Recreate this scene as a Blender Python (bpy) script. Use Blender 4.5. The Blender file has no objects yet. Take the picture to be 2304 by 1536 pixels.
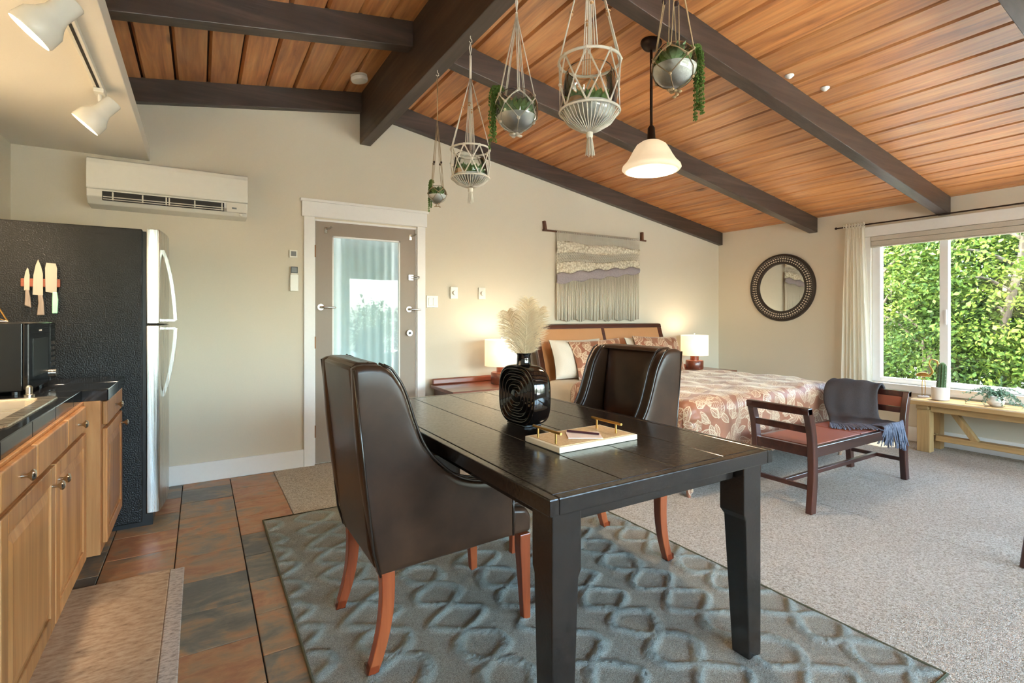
import bpy, math, random
import numpy as np
from mathutils import Vector, Matrix
random.seed(7)
RNG = np.random.default_rng(7)
PI = math.pi
SC = bpy.context.scene
COL = SC.collection

# ------------------------------------------------------------------ camera, sky, sun, exposure
RX, BY, LX, RY = 6.03, 4.49, -1.04, -2.6        # right wall, back wall, left wall, rear wall
CAM_H = 1.243
YAW = math.atan(702 / 1152)
cam = bpy.data.cameras.new('camera'); cam.lens = 18; cam.sensor_width = 36
cam.shift_y = -58 / 2304; cam.clip_start = .05; cam.clip_end = 200
co = bpy.data.objects.new('camera', cam); COL.objects.link(co)
co.location = (0, 0, CAM_H); co.rotation_euler = (PI / 2, 0, -YAW)
SC.camera = co

wd = bpy.data.worlds.new('world'); SC.world = wd; wd.use_nodes = True
wn = wd.node_tree; wn.nodes.clear()
sky = wn.nodes.new('ShaderNodeTexSky'); sky.sky_type = 'NISHITA'; sky.sun_disc = False
sky.sun_elevation = math.radians(48); sky.sun_rotation = math.radians(300); sky.air_density = 1.0; sky.dust_density = 2.5
bg = wn.nodes.new('ShaderNodeBackground'); bg.inputs[1].default_value = 4.6
wo = wn.nodes.new('ShaderNodeOutputWorld')
hz = wn.nodes.new('ShaderNodeMix'); hz.data_type = 'RGBA'; hz.inputs[0].default_value = .35; hz.inputs[7].default_value = (.62, .60, .56, 1)
wn.links.new(sky.outputs[0], hz.inputs[6]); wn.links.new(hz.outputs[2], bg.inputs[0]); wn.links.new(bg.outputs[0], wo.inputs[0])

sl = bpy.data.lights.new('sun', 'SUN'); sl.energy = 17; sl.angle = .01; sl.color = (1, .95, .85)
so = bpy.data.objects.new('sun', sl); COL.objects.link(so); so.location = (9, -3, 9)
so.rotation_euler = Vector((-.30, .12, -.95)).to_track_quat('-Z', 'Y').to_euler()

def portal(loc, rot, sx, sy):
    l = bpy.data.lights.new('window_portal', 'AREA'); l.shape = 'RECTANGLE'; l.size = sx; l.size_y = sy
    l.cycles.is_portal = True
    o = bpy.data.objects.new('window_portal', l); COL.objects.link(o); o.location = loc; o.rotation_euler = rot
portal((RX + .1, 1.35, 1.3), (0, PI / 2, 0), 1.5, 2.5)
portal((2.83, RY - .13, 1.15), (PI / 2, 0, 0), 6.1, 2.15)
SC.view_settings.view_transform = 'Standard'; SC.view_settings.look = 'None'
SC.view_settings.gamma = 1; SC.view_settings.use_curve_mapping = False
SC.view_settings.exposure = 1.6

# ------------------------------------------------------------------ materials
def srgb(r, g, b):
    f = lambda c: (c / 255 / 12.92) if c / 255 <= .04045 else ((c / 255 + .055) / 1.055) ** 2.4
    return (f(r), f(g), f(b), 1)
class Mt:
    def __init__(s, name, col=(200, 200, 200), rough=.5, metal=0, spec=.5, coat=0, coat_rough=.1):
        s.m = bpy.data.materials.new(name); s.m.use_nodes = True; s.t = s.m.node_tree; s.N = s.t.nodes
        s.b = s.N['Principled BSDF']; s.out = s.N['Material Output']
        s.b.inputs['Base Color'].default_value = srgb(*col); s.b.inputs['Roughness'].default_value = rough
        s.b.inputs['Metallic'].default_value = metal; s.b.inputs['Specular IOR Level'].default_value = spec
        s.b.inputs['Coat Weight'].default_value = coat; s.b.inputs['Coat Roughness'].default_value = coat_rough
        s._c = None
    def n(s, t, **kw):
        x = s.N.new(t)
        for k, v in kw.items():
            if k.startswith('i_'):
                x.inputs[k[2:].replace('_', ' ')].default_value = v
            else: setattr(x, k, v)
        return x
    def l(s, a, b): s.t.links.new(a, b)
    def coord(s, scale=(1, 1, 1), rnd=0, kind='Object', rot=(0, 0, 0)):
        tc = s.n('ShaderNodeTexCoord'); mp = s.n('ShaderNodeMapping'); mp.inputs['Scale'].default_value = scale
        mp.inputs['Rotation'].default_value = rot
        s.l(tc.outputs[kind], mp.inputs[0])
        if rnd:
            oi = s.n('ShaderNodeObjectInfo'); mu = s.n('ShaderNodeMath', operation='MULTIPLY'); mu.inputs[1].default_value = rnd
            s.l(oi.outputs['Random'], mu.inputs[0])
            cx = s.n('ShaderNodeCombineXYZ')
            for i in range(3): s.l(mu.outputs[0], cx.inputs[i])
            s.l(cx.outputs[0], mp.inputs['Location'])
        return mp.outputs[0]
    def noise(s, vec, scale=5, detail=4, rough=.55, dist=0):
        x = s.n('ShaderNodeTexNoise'); x.inputs['Scale'].default_value = scale; x.inputs['Detail'].default_value = detail
        x.inputs['Roughness'].default_value = rough; x.inputs['Distortion'].default_value = dist
        s.l(vec, x.inputs['Vector']); return x.outputs['Fac']
    def vor(s, vec, scale=5, feature='F1', out='Distance', rnd=1):
        x = s.n('ShaderNodeTexVoronoi'); x.feature = feature; x.inputs['Scale'].default_value = scale
        x.inputs['Randomness'].default_value = rnd
        s.l(vec, x.inputs['Vector']); return x.outputs[out]
    def ramp(s, fac, stops, interp='LINEAR'):
        x = s.n('ShaderNodeValToRGB'); e = x.color_ramp.elements; x.color_ramp.interpolation = interp
        while len(e) < len(stops): e.new(.5)
        for i, (p, c) in enumerate(stops): e[i].position = p; e[i].color = srgb(*c) if isinstance(c, tuple) else (c, c, c, 1)
        s.l(fac, x.inputs[0]); return x.outputs[0]
    def mix(s, a, b, fac, mode='MIX'):
        x = s.n('ShaderNodeMix', data_type='RGBA', blend_type=mode)
        for v, i in ((fac, 0), (a, 6), (b, 7)):
            if isinstance(v, (int, float)): x.inputs[i].default_value = v
            elif isinstance(v, tuple): x.inputs[i].default_value = srgb(*v)
            else: s.l(v, x.inputs[i])
        return x.outputs[2]
    def math(s, op, a, b=None):
        x = s.n('ShaderNodeMath', operation=op)
        for i, v in enumerate((a, b)):
            if v is None: continue
            if isinstance(v, (int, float)): x.inputs[i].default_value = v
            else: s.l(v, x.inputs[i])
        return x.outputs[0]
    def color(s, c): s.l(c, s.b.inputs['Base Color']); return s
    def rough(s, c): s.l(c, s.b.inputs['Roughness']); return s
    def bump(s, h, strength=.2, dist=.01):
        x = s.n('ShaderNodeBump'); x.inputs['Strength'].default_value = strength; x.inputs['Distance'].default_value = dist
        s.l(h, x.inputs['Height'])
        if s._c: s.l(s._c, x.inputs['Normal'])
        s._c = x.outputs[0]; s.l(s._c, s.b.inputs['Normal']); return s

def plain(name, col, rough=.5, metal=0, bscale=0, bstr=.1, **k):
    m = Mt(name, col, rough, metal, **k)
    v = m.coord()
    f = m.noise(v, bscale or 30, 3)
    if bscale: m.bump(f, bstr, .004)
    d = tuple(max(0, int(c * .975)) for c in col)
    m.color(m.mix(col, d, f)); return m.m

def wood(name, light, mid, dark, axis=1, rough=.4, grain=1., knots=0, rnd=7, scale=1., coat=0, bstr=.08, spec=.5):
    m = Mt(name, mid, rough, spec=spec, coat=coat)
    st = [14, 14, 14]; st[axis] = 1.1
    v = m.coord(tuple(x * scale for x in st), rnd)
    st2 = [60, 60, 60]; st2[axis] = 1.6
    v2 = m.coord(tuple(x * scale for x in st2), rnd)
    n1 = m.noise(v, 1, 5, .6, .8); n2 = m.noise(v2, 1, 3, .5)
    c = m.ramp(n1, [(.28, dark), (.5, mid), (.74, light)])
    g = m.ramp(n2, [(.3, 1 - .45 * grain), (.65, 1.)])
    c = m.mix(c, g, .6, 'MULTIPLY')
    oi = m.n('ShaderNodeObjectInfo')
    t = m.ramp(oi.outputs['Random'], [(0, .72), (.5, .95), (1, 1.)])
    if rnd: c = m.mix(c, t, .8, 'MULTIPLY')
    if knots:
        st3 = [5, 5, 5]; st3[axis] = 2.2
        v3 = m.coord(tuple(x * scale for x in st3), rnd)
        k = m.vor(v3, knots)
        kk = m.ramp(k, [(.03, .25), (.11, 1.)])
        c = m.mix(c, kk, .85, 'MULTIPLY')
    m.color(c); m.bump(n2, bstr, .003); return m.m

def glass_thin(name, tint=(235, 245, 242), gloss=1.0, rough=.0):
    m = Mt(name); m.N.remove(m.b)
    tr = m.n('ShaderNodeBsdfTransparent'); tr.inputs[0].default_value = srgb(*tint)
    gl = m.n('ShaderNodeBsdfGlossy'); gl.inputs['Roughness'].default_value = rough
    fr = m.n('ShaderNodeFresnel'); fr.inputs[0].default_value = 1.5
    mu = m.math('MULTIPLY', fr.outputs[0], gloss)
    mx = m.n('ShaderNodeMixShader'); m.l(mu, mx.inputs[0]); m.l(tr.outputs[0], mx.inputs[1]); m.l(gl.outputs[0], mx.inputs[2])
    m.l(mx.outputs[0], m.out.inputs[0]); return m.m

def fabric(name, col, col2=None, scale=250, bstr=.25, rough=.9, translucent=0):
    m = Mt(name, col, rough, spec=.2)
    v = m.coord()
    f = m.noise(v, scale, 2, .6); g = m.noise(v, 4, 3)
    d = col2 or tuple(int(c * .82) for c in col)
    c = m.mix(col, d, f); c = m.mix(c, d, m.math('MULTIPLY', g, .4)); m.color(c); m.bump(f, bstr, .003)
    if translucent:
        tl = m.n('ShaderNodeBsdfTranslucent'); m.l(c, tl.inputs[0]); mx = m.n('ShaderNodeMixShader'); mx.inputs[0].default_value = translucent
        m.l(m.b.outputs[0], mx.inputs[1]); m.l(tl.outputs[0], mx.inputs[2]); m.l(mx.outputs[0], m.out.inputs[0])
    return m.m

def emit(name, col, strength, base=(250, 245, 235)):
    m = Mt(name, base, .5); m.b.inputs['Emission Color'].default_value = srgb(*col); m.b.inputs['Emission Strength'].default_value = strength
    v = m.coord(); f = m.noise(v, 20, 2); m.color(m.mix(base, tuple(int(c * .95) for c in base), f)); return m.m

def stainless(name, col=(200, 198, 192), rough=.28, axis=2):
    m = Mt(name, col, rough, 1)
    st = [300, 300, 300]; st[axis] = 2
    v = m.coord(tuple(st)); f = m.noise(v, 1, 2); m.rough(m.ramp(f, [(.3, rough - .08), (.7, rough + .1)])); m.bump(f, .04, .001); return m.m

X = {}
X['wall'] = plain('wall_paint', (217, 207, 187), .75, bscale=160, bstr=.06, spec=.25)
X['soffit'] = plain('soffit_paint', (232, 225, 212), .6, bscale=120, bstr=.05, spec=.3)
X['trim'] = plain('white_trim_paint', (238, 235, 230), .35, bscale=40, bstr=.02)
X['vinyl'] = plain('white_vinyl', (240, 241, 242), .3)
X['plastic'] = plain('white_plastic', (232, 228, 216), .25)
X['plastic2'] = plain('off_white_plastic', (222, 216, 202), .35)
X['greyplastic'] = plain('grey_plastic', (120, 120, 118), .4)
X['darkplastic'] = plain('dark_plastic', (30, 29, 28), .35)
X['slot'] = plain('dark_slot', (38, 34, 30), .6)
X['plank'] = wood('cedar_plank', (236, 172, 108), (216, 143, 80), (162, 96, 50), 1, .40, .8, knots=.55, bstr=.12, spec=1.0)
X['beam'] = wood('dark_beam', (92, 74, 64), (70, 56, 48), (48, 38, 32), 1, .5, .7, rnd=3, bstr=.25)
X['beamx'] = wood('dark_rafter', (92, 74, 64), (70, 56, 48), (48, 38, 32), 0, .38, .7, rnd=3, bstr=.25)
X['joint'] = plain('plank_joint', (52, 26, 14), .8)
X['alder'] = wood('knotty_alder', (214, 158, 100), (194, 134, 78), (156, 98, 52), 2, .38, .5, knots=.35, rnd=5, bstr=.05)
X['oak'] = wood('light_oak', (202, 166, 112), (186, 148, 96), (150, 112, 68), 1, .5, .6, rnd=5, bstr=.1)
X['oakz'] = wood('light_oak_upright', (202, 166, 112), (186, 148, 96), (150, 112, 68), 2, .5, .6, rnd=5, bstr=.1)
X['mahog'] = wood('mahogany', (92, 48, 34), (66, 32, 24), (42, 20, 16), 0, .28, .5, rnd=3, coat=.3)
X['mahogz'] = wood('mahogany_upright', (92, 48, 34), (66, 32, 24), (42, 20, 16), 2, .28, .5, rnd=3, coat=.3)
X['cherry'] = wood('cherry_wood', (176, 92, 50), (152, 72, 38), (112, 48, 24), 2, .3, .5, rnd=3, coat=.3)
X['walnut'] = wood('walnut_frame', (112, 58, 36), (84, 42, 26), (56, 28, 18), 0, .3, .5, rnd=3, coat=.3)
X['redwood'] = wood('red_brown_wood', (140, 76, 48), (116, 56, 34), (82, 36, 24), 0, .3, .5, rnd=3, coat=.4)
X['rod'] = wood('walnut_rod', (128, 84, 56), (110, 68, 44), (80, 48, 30), 0, .5, .5)
X['chrome'] = plain('satin_nickel', (196, 190, 180), .22, 1)
X['gold'] = plain('brushed_gold', (200, 160, 92), .28, 1)
X['bronze'] = plain('oil_bronze', (58, 44, 36), .4, .7)
X['steel'] = stainless('stainless_steel')
X['sinksteel'] = stainless('sink_steel', (190, 180, 165), .3, 0)
X['blade'] = stainless('knife_steel', (186, 176, 160), .38, 2)
X['blacktile'] = plain('black_tile', (26, 26, 28), .12, bscale=20, bstr=.03)
X['grout'] = plain('dark_grout', (62, 58, 54), .8)
X['blackgloss'] = plain('black_gloss', (12, 12, 13), .1)
X['microcase'] = plain('microwave_black_paint', (18, 18, 18), .25)
X['ceramic'] = plain('black_glazed_ceramic', (14, 11, 10), .06, spec=.8)
X['whiteceramic'] = plain('white_ceramic', (226, 222, 216), .35)
X['sand'] = fabric('white_sand', (255, 252, 246), None, 400, .4)
X['cord'] = fabric('cotton_cord', (250, 242, 224), None, 500, .5)
X['shadowtancord'] = fabric('shadow_tan_cord', (206, 186, 156), None, 500, .5)  # cord colour variation in a shadow tone, set behind the cream cords
X['jute'] = fabric('jute_cord', (196, 170, 132), None, 500, .5)
X['bead'] = plain('dark_bead', (58, 36, 28), .4)
X['woodbead'] = plain('wood_bead', (206, 160, 110), .45)
X['linen'] = fabric('cream_linen', (238, 226, 206), None, 300, .15)
X['sheet'] = fabric('white_sheet', (238, 232, 224), None, 300, .12)
X['mattress'] = fabric('mattress_ticking', (196, 190, 184), None, 200, .1)
X['shade'] = emit('lampshade_linen', (255, 214, 160), .36, (255, 250, 240))
X['bulb'] = emit('lamp_bulb', (255, 225, 180), 6)
X['trackbulb'] = emit('track_bulb', (255, 226, 180), 14)
X['frost'] = emit('frosted_glass_shade', (255, 226, 184), .2, (214, 198, 172))
X['winglass'] = glass_thin('window_glass', (246, 250, 248), .8)
X['bowlglass'] = glass_thin('bowl_glass', (248, 251, 249), 1.8)
X['mirror'] = plain('mirror_silver', (226, 226, 222), .02, 1)
X['clear'] = glass_thin('clear_plastic_cap', (240, 225, 215), 1.2, .15)
X['succ'] = fabric('succulent_green', (140, 168, 100), (94, 130, 72), 60, .2, .6)
X['succ2'] = fabric('pale_succulent', (148, 172, 128), (104, 136, 92), 60, .2, .6)
X['pearl'] = fabric('trailing_green', (112, 140, 66), (72, 102, 42), 60, .1, .5)
X['eucal'] = fabric('blue_green_leaf', (120, 150, 128), (86, 118, 100), 60, .1, .6)
X['cactus'] = fabric('cactus_green', (92, 116, 74), (60, 84, 54), 60, .2, .6)
X['feather'] = fabric('ostrich_feather', (250, 238, 212), (236, 218, 184), 80, .05, .9, .45)
X['throw'] = fabric('slate_wool', (88, 82, 82), (58, 54, 56), 220, .7, .95)
X['fringe'] = fabric('slate_fringe', (150, 154, 168), (66, 70, 86), 60, .5, .95)
X['purple'] = fabric('mauve_yarn', (190, 180, 180), (136, 126, 132), 90, .8, .95)
X['envelope'] = plain('pale_pink_paper', (240, 220, 208), .7)
X['pen'] = plain('plum_pen', (70, 30, 42), .3)
X['mint'] = plain('mint_handle', (160, 214, 176), .4)
X['greywood'] = wood('grey_wood_handle', (170, 150, 130), (140, 122, 106), (106, 90, 78), 2, .5, .8, rnd=0)
X['strip'] = wood('knife_strip_wood', (176, 96, 60), (150, 76, 46), (120, 58, 36), 0, .4, .5, rnd=0)
X['doorpaint'] = plain('taupe_door_paint', (150, 134, 118), .45, bscale=60, bstr=.03)
X['bark'] = wood('bark', (124, 110, 92), (96, 84, 70), (64, 54, 44), 2, .9, .8, rnd=0, bstr=.5)
X['soil'] = fabric('garden_soil', (74, 66, 46), (52, 60, 34), 8, .5)
X['bounce_ground'] = fabric('pale_bounce_ground', (232, 226, 214), (208, 200, 186), 30, .4)  # unseen ground outside, kept pale so sunlight bounces into the room
X['siding'] = plain('house_siding', (190, 186, 176), .7)
X['roofing'] = plain('roof_deck', (90, 84, 80), .9)
X['blind'] = fabric('beige_blind', (224, 214, 198), None, 200, .1, .8)
X['hinge'] = plain('brass_hinge', (150, 110, 80), .4, .8)

def leafmat(name, a, b, c):
    m = Mt(name, a, .6, spec=.12); v = m.coord()
    f = m.noise(v, 1.6, 2); g = m.noise(v, 23, 1)
    k = m.math('ADD', m.math('MULTIPLY', f, .55), m.math('MULTIPLY', g, .45))
    cc = m.ramp(k, [(.36, c), (.5, a), (.64, b)]); m.color(cc)
    tl = m.n('ShaderNodeBsdfTranslucent'); m.l(cc, tl.inputs[0]); mx = m.n('ShaderNodeMixShader'); mx.inputs[0].default_value = .22
    m.l(m.b.outputs[0], mx.inputs[1]); m.l(tl.outputs[0], mx.inputs[2]); m.l(mx.outputs[0], m.out.inputs[0]); return m.m
X['leafA'] = leafmat('maple_leaf', (58, 78, 26), (104, 116, 44), (24, 42, 14))
X['leafB'] = leafmat('deep_green_leaf', (42, 62, 22), (78, 96, 34), (18, 32, 12))
X['leafC'] = leafmat('conifer_needle', (28, 46, 28), (44, 64, 34), (16, 28, 20))

def m_slate():
    m = Mt('slate_look_tile', (130, 100, 70), .36)
    v = m.coord((1, 1, 1), 37); v2 = m.coord((3.2, 9, 1), 37, rot=(0, 0, .25))
    n1 = m.noise(v, 5.5, 5, .6, .9); n2 = m.noise(v2, 1, 6, .65, .5)
    k = m.math('ADD', m.math('MULTIPLY', n1, .5), m.math('MULTIPLY', n2, .5))
    oi = m.n('ShaderNodeObjectInfo'); sh = m.math('MULTIPLY', m.math('SUBTRACT', oi.outputs['Random'], .5), .30)
    k = m.math('ADD', k, sh)
    c = m.ramp(k, [(.32, (92, 84, 76)), (.42, (122, 112, 96)), (.48, (152, 124, 94)), (.56, (178, 128, 86)), (.64, (164, 108, 74)), (.74, (192, 150, 108))])
    ve = m.noise(v2, 3, 8, .75); c = m.mix(c, m.ramp(ve, [(.35, .62), (.6, 1.)]), .5, 'MULTIPLY')
    m.color(c); m.bump(m.noise(v2, 2, 6, .7), .22, .006); m.rough(m.ramp(n1, [(.3, .3), (.7, .5)])); return m.m
X['slate'] = m_slate()
def m_carpet():
    m = Mt('loop_carpet', (190, 176, 158), .97, spec=.1); v = m.coord()
    f = m.noise(v, 210, 2, .5); g = m.noise(v, 120, 3, .7); h = m.noise(v, 1.3, 2)
    c = m.ramp(g, [(.34, (150, 134, 114)), (.5, (208, 196, 178)), (.66, (236, 228, 214))])
    c = m.mix(c, (176, 160, 140), m.math('MULTIPLY', h, .35)); m.color(c)
    m.bump(f, .9, .012); m.bump(g, .6, .01); return m.m
X['carpet'] = m_carpet()
def m_rug():
    m = Mt('teal_grey_rug_pile', (128, 138, 132), .97, spec=.08); v = m.coord()
    g = m.noise(v, 330, 3, .6); f = m.noise(v, 200, 2, .5)
    at = m.n('ShaderNodeAttribute'); at.attribute_name = 'pile'
    lo = m.ramp(g, [(.34, (122, 116, 102)), (.5, (154, 148, 134)), (.66, (184, 178, 162))])
    hi = m.ramp(g, [(.3, (126, 132, 124)), (.5, (156, 163, 155)), (.7, (182, 188, 178))])
    m.color(m.mix(lo, hi, at.outputs['Fac'])); m.bump(f, .8, .006); m.bump(g, .7, .008); return m.m
X['rug'] = m_rug()
X['rugedge'] = fabric('rug_binding', (112, 108, 84), None, 300, .4)
def m_mat():
    m = Mt('kitchen_mat', (178, 150, 120), .6); v = m.coord(); v2 = m.coord((9, 26, 1), 0, rot=(0, 0, .3))
    n = m.noise(v2, 2.2, 6, .7); h = m.noise(v, 3, 3)
    c = m.ramp(n, [(.3, (120, 92, 68)), (.42, (172, 140, 108)), (.6, (200, 172, 140))])
    m.color(m.mix(c, (150, 116, 84), m.math('MULTIPLY', h, .4))); m.bump(n, .2, .003); return m.m
X['mat'] = m_mat()
def m_matedge():
    m = Mt('kitchen_mat_border', (190, 172, 156), .6); v2 = m.coord((20, 50, 1), 0, rot=(0, 0, .3)); n = m.noise(v2, 2, 6, .7)
    m.color(m.ramp(n, [(.35, (140, 122, 106)), (.55, (202, 186, 170))])); return m.m
X['matedge'] = m_matedge()
def m_leather():
    m = Mt('dark_brown_leather', (46, 33, 25), .3, spec=.28); v = m.coord()
    f = m.noise(v, 260, 2, .5); g = m.noise(v, 6, 4)
    m.color(m.ramp(g, [(.3, (46, 31, 22)), (.7, (70, 48, 34))])); return m.m
X['leather'] = m_leather()
X['piping'] = plain('leather_piping', (40, 29, 20), .28, spec=.7)
def m_table():
    m = Mt('espresso_lacquer', (30, 24, 20), .2, spec=.7); v = m.coord((30, 2.5, 30)); v2 = m.coord()
    g = m.noise(v, 1, 4); f = m.noise(v2, 90, 2)
    m.color(m.ramp(g, [(.3, (22, 17, 14)), (.7, (40, 31, 25))])); m.rough(m.ramp(f, [(.3, .16), (.7, .26)])); m.bump(f, .12, .003); m.bump(g, .05, .004); return m.m
X['table'] = m_table()
def m_fridge():
    m = Mt('black_textured_enamel', (20, 20, 22), .32, spec=.35); v = m.coord(); f = m.noise(v, 150, 2, .5)
    m.bump(f, .8, .004); m.color(m.mix((16, 15, 15), (26, 24, 22), f)); return m.m
X['fridge'] = m_fridge()
def m_cane(name, a, b, sc=260):
    m = Mt(name, a, .45); v = m.coord()
    w = m.n('ShaderNodeTexChecker'); w.inputs['Scale'].default_value = sc; m.l(v, w.inputs[0])
    n = m.noise(v, 6, 3); c = m.mix(a, b, m.math('MULTIPLY', w.outputs['Fac'], .7)); c = m.mix(c, b, m.math('MULTIPLY', n, .4))
    m.color(c); m.bump(w.outputs['Fac'], .3, .002); return m.m
X['cane'] = m_cane('woven_cane', (206, 150, 98), (166, 108, 64))
X['seatcane'] = m_cane('red_brown_cane', (164, 92, 66), (126, 64, 46))
def m_brocade():
    m = Mt('leaf_brocade', (150, 100, 76), .42, spec=.4)
    def layer(scale, off, rot):
        tc = m.n('ShaderNodeTexCoord'); mp = m.n('ShaderNodeMapping'); mp.inputs['Location'].default_value = off; mp.inputs['Scale'].default_value = (1, 1, 1)
        m.l(tc.outputs['UV'], mp.inputs[0])
        nz = m.n('ShaderNodeTexNoise'); nz.inputs['Scale'].default_value = 5; m.l(mp.outputs[0], nz.inputs['Vector'])
        ad = m.n('ShaderNodeVectorMath', operation='MULTIPLY_ADD'); m.l(nz.outputs['Color'], ad.inputs[0]); ad.inputs[1].default_value = (.08, .08, 0); m.l(mp.outputs[0], ad.inputs[2])
        vo = m.n('ShaderNodeTexVoronoi'); vo.voronoi_dimensions = '2D'; vo.inputs['Scale'].default_value = scale; m.l(ad.outputs[0], vo.inputs['Vector'])
        sb = m.n('ShaderNodeVectorMath', operation='SUBTRACT'); m.l(ad.outputs[0], sb.inputs[0]); m.l(vo.outputs['Position'], sb.inputs[1])
        se = m.n('ShaderNodeSeparateColor'); m.l(vo.outputs['Color'], se.inputs[0])
        vr = m.n('ShaderNodeVectorRotate', rotation_type='Z_AXIS'); m.l(sb.outputs[0], vr.inputs[0]); m.l(m.math('MULTIPLY', se.outputs[0], 6.28), vr.inputs['Angle'])
        sp = m.n('ShaderNodeSeparateXYZ'); m.l(vr.outputs[0], sp.inputs[0])
        xx = m.math('MULTIPLY', sp.outputs[0], scale); yy = m.math('MULTIPLY', m.math('ABSOLUTE', sp.outputs[1]), scale)
        # lens-shaped leaf with a midrib and slanted veins
        half = m.math('SUBTRACT', .26, m.math('MULTIPLY', m.math('MULTIPLY', xx, xx), .9))
        inside = m.math('GREATER_THAN', half, yy)
        edge = m.math('LESS_THAN', m.math('ABSOLUTE', m.math('SUBTRACT', half, yy)), .035)
        rib = m.math('LESS_THAN', yy, .02)
        vein = m.math('GREATER_THAN', m.math('SINE', m.math('MULTIPLY', m.math('SUBTRACT', xx, yy), 46)), .35)
        body = m.math('MULTIPLY', inside, m.math('MAXIMUM', m.math('MULTIPLY', vein, .75), rib))
        return m.math('MAXIMUM', body, edge)
    a = layer(10.5, (0, 0, 0), 0); b = layer(7.6, (3.3, 1.7, 0), 0)
    f = m.math('MAXIMUM', a, m.math('MULTIPLY', b, .8))
    v = m.coord(kind='UV'); g = m.noise(v, 5, 3)
    base = m.ramp(g, [(.3, (138, 84, 60)), (.7, (164, 108, 80))])
    m.color(m.mix(base, (214, 190, 158), m.math('MULTIPLY', f, .85)))
    m.b.inputs['Sheen Weight'].default_value = .5; m.b.inputs['Sheen Roughness'].default_value = .4; m.b.inputs['Sheen Tint'].default_value = srgb(250, 236, 214)
    m.bump(f, .15, .004); return m.m
X['brocade'] = m_brocade()
def m_inlay():
    m = Mt('herringbone_inlay', (226, 196, 146), .4); v = m.coord((1, 1, 1), 0, rot=(0, 0, .78))
    w = m.n('ShaderNodeTexBrick'); w.inputs['Scale'].default_value = 60; w.inputs['Color1'].default_value = srgb(238, 214, 170); w.inputs['Color2'].default_value = srgb(216, 180, 126)
    w.inputs['Mortar'].default_value = srgb(176, 136, 84); w.inputs['Mortar Size'].default_value = .03; m.l(v, w.inputs[0]); m.color(w.outputs[0]); return m.m
X['inlay'] = m_inlay()
X['traybone'] = plain('bone_edge', (242, 230, 204), .35)
def m_sheer(name, col, tr, tlm=.5):
    m = Mt(name, col, .9, spec=.1); v = m.coord(); f = m.noise(v, 300, 2); m.bump(f, .1, .002)
    tl = m.n('ShaderNodeBsdfTranslucent'); tl.inputs[0].default_value = srgb(*col)
    mx = m.n('ShaderNodeMixShader'); mx.inputs[0].default_value = tlm; m.l(m.b.outputs[0], mx.inputs[1]); m.l(tl.outputs[0], mx.inputs[2])
    tp = m.n('ShaderNodeBsdfTransparent'); m2 = m.n('ShaderNodeMixShader'); m2.inputs[0].default_value = tr
    m.l(mx.outputs[0], m2.inputs[1]); m.l(tp.outputs[0], m2.inputs[2]); m.l(m2.outputs[0], m.out.inputs[0]); return m.m
X['sheer'] = m_sheer('sheer_cream', (253, 250, 240), .16, .6)
X['bluesheer'] = m_sheer('sheer_blue_grey', (214, 226, 230), .0, .04)
def m_knit():
    m = Mt('knotted_cotton', (232, 224, 202), .95, spec=.1); v = m.coord((1, 1, 1)); 
    w = m.n('ShaderNodeTexWave'); w.inputs['Scale'].default_value = 30; w.inputs['Distortion'].default_value = 3; w.inputs['Detail'].default_value = 1; m.l(v, w.inputs[0])
    d = m.vor(v, 42)
    m.color(m.mix((252, 244, 224), (186, 172, 144), m.math('MULTIPLY', d, 1.0))); m.bump(d, 1.0, .014); m.bump(w.outputs['Fac'], .3, .006); return m.m
X['knit'] = m_knit()

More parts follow.
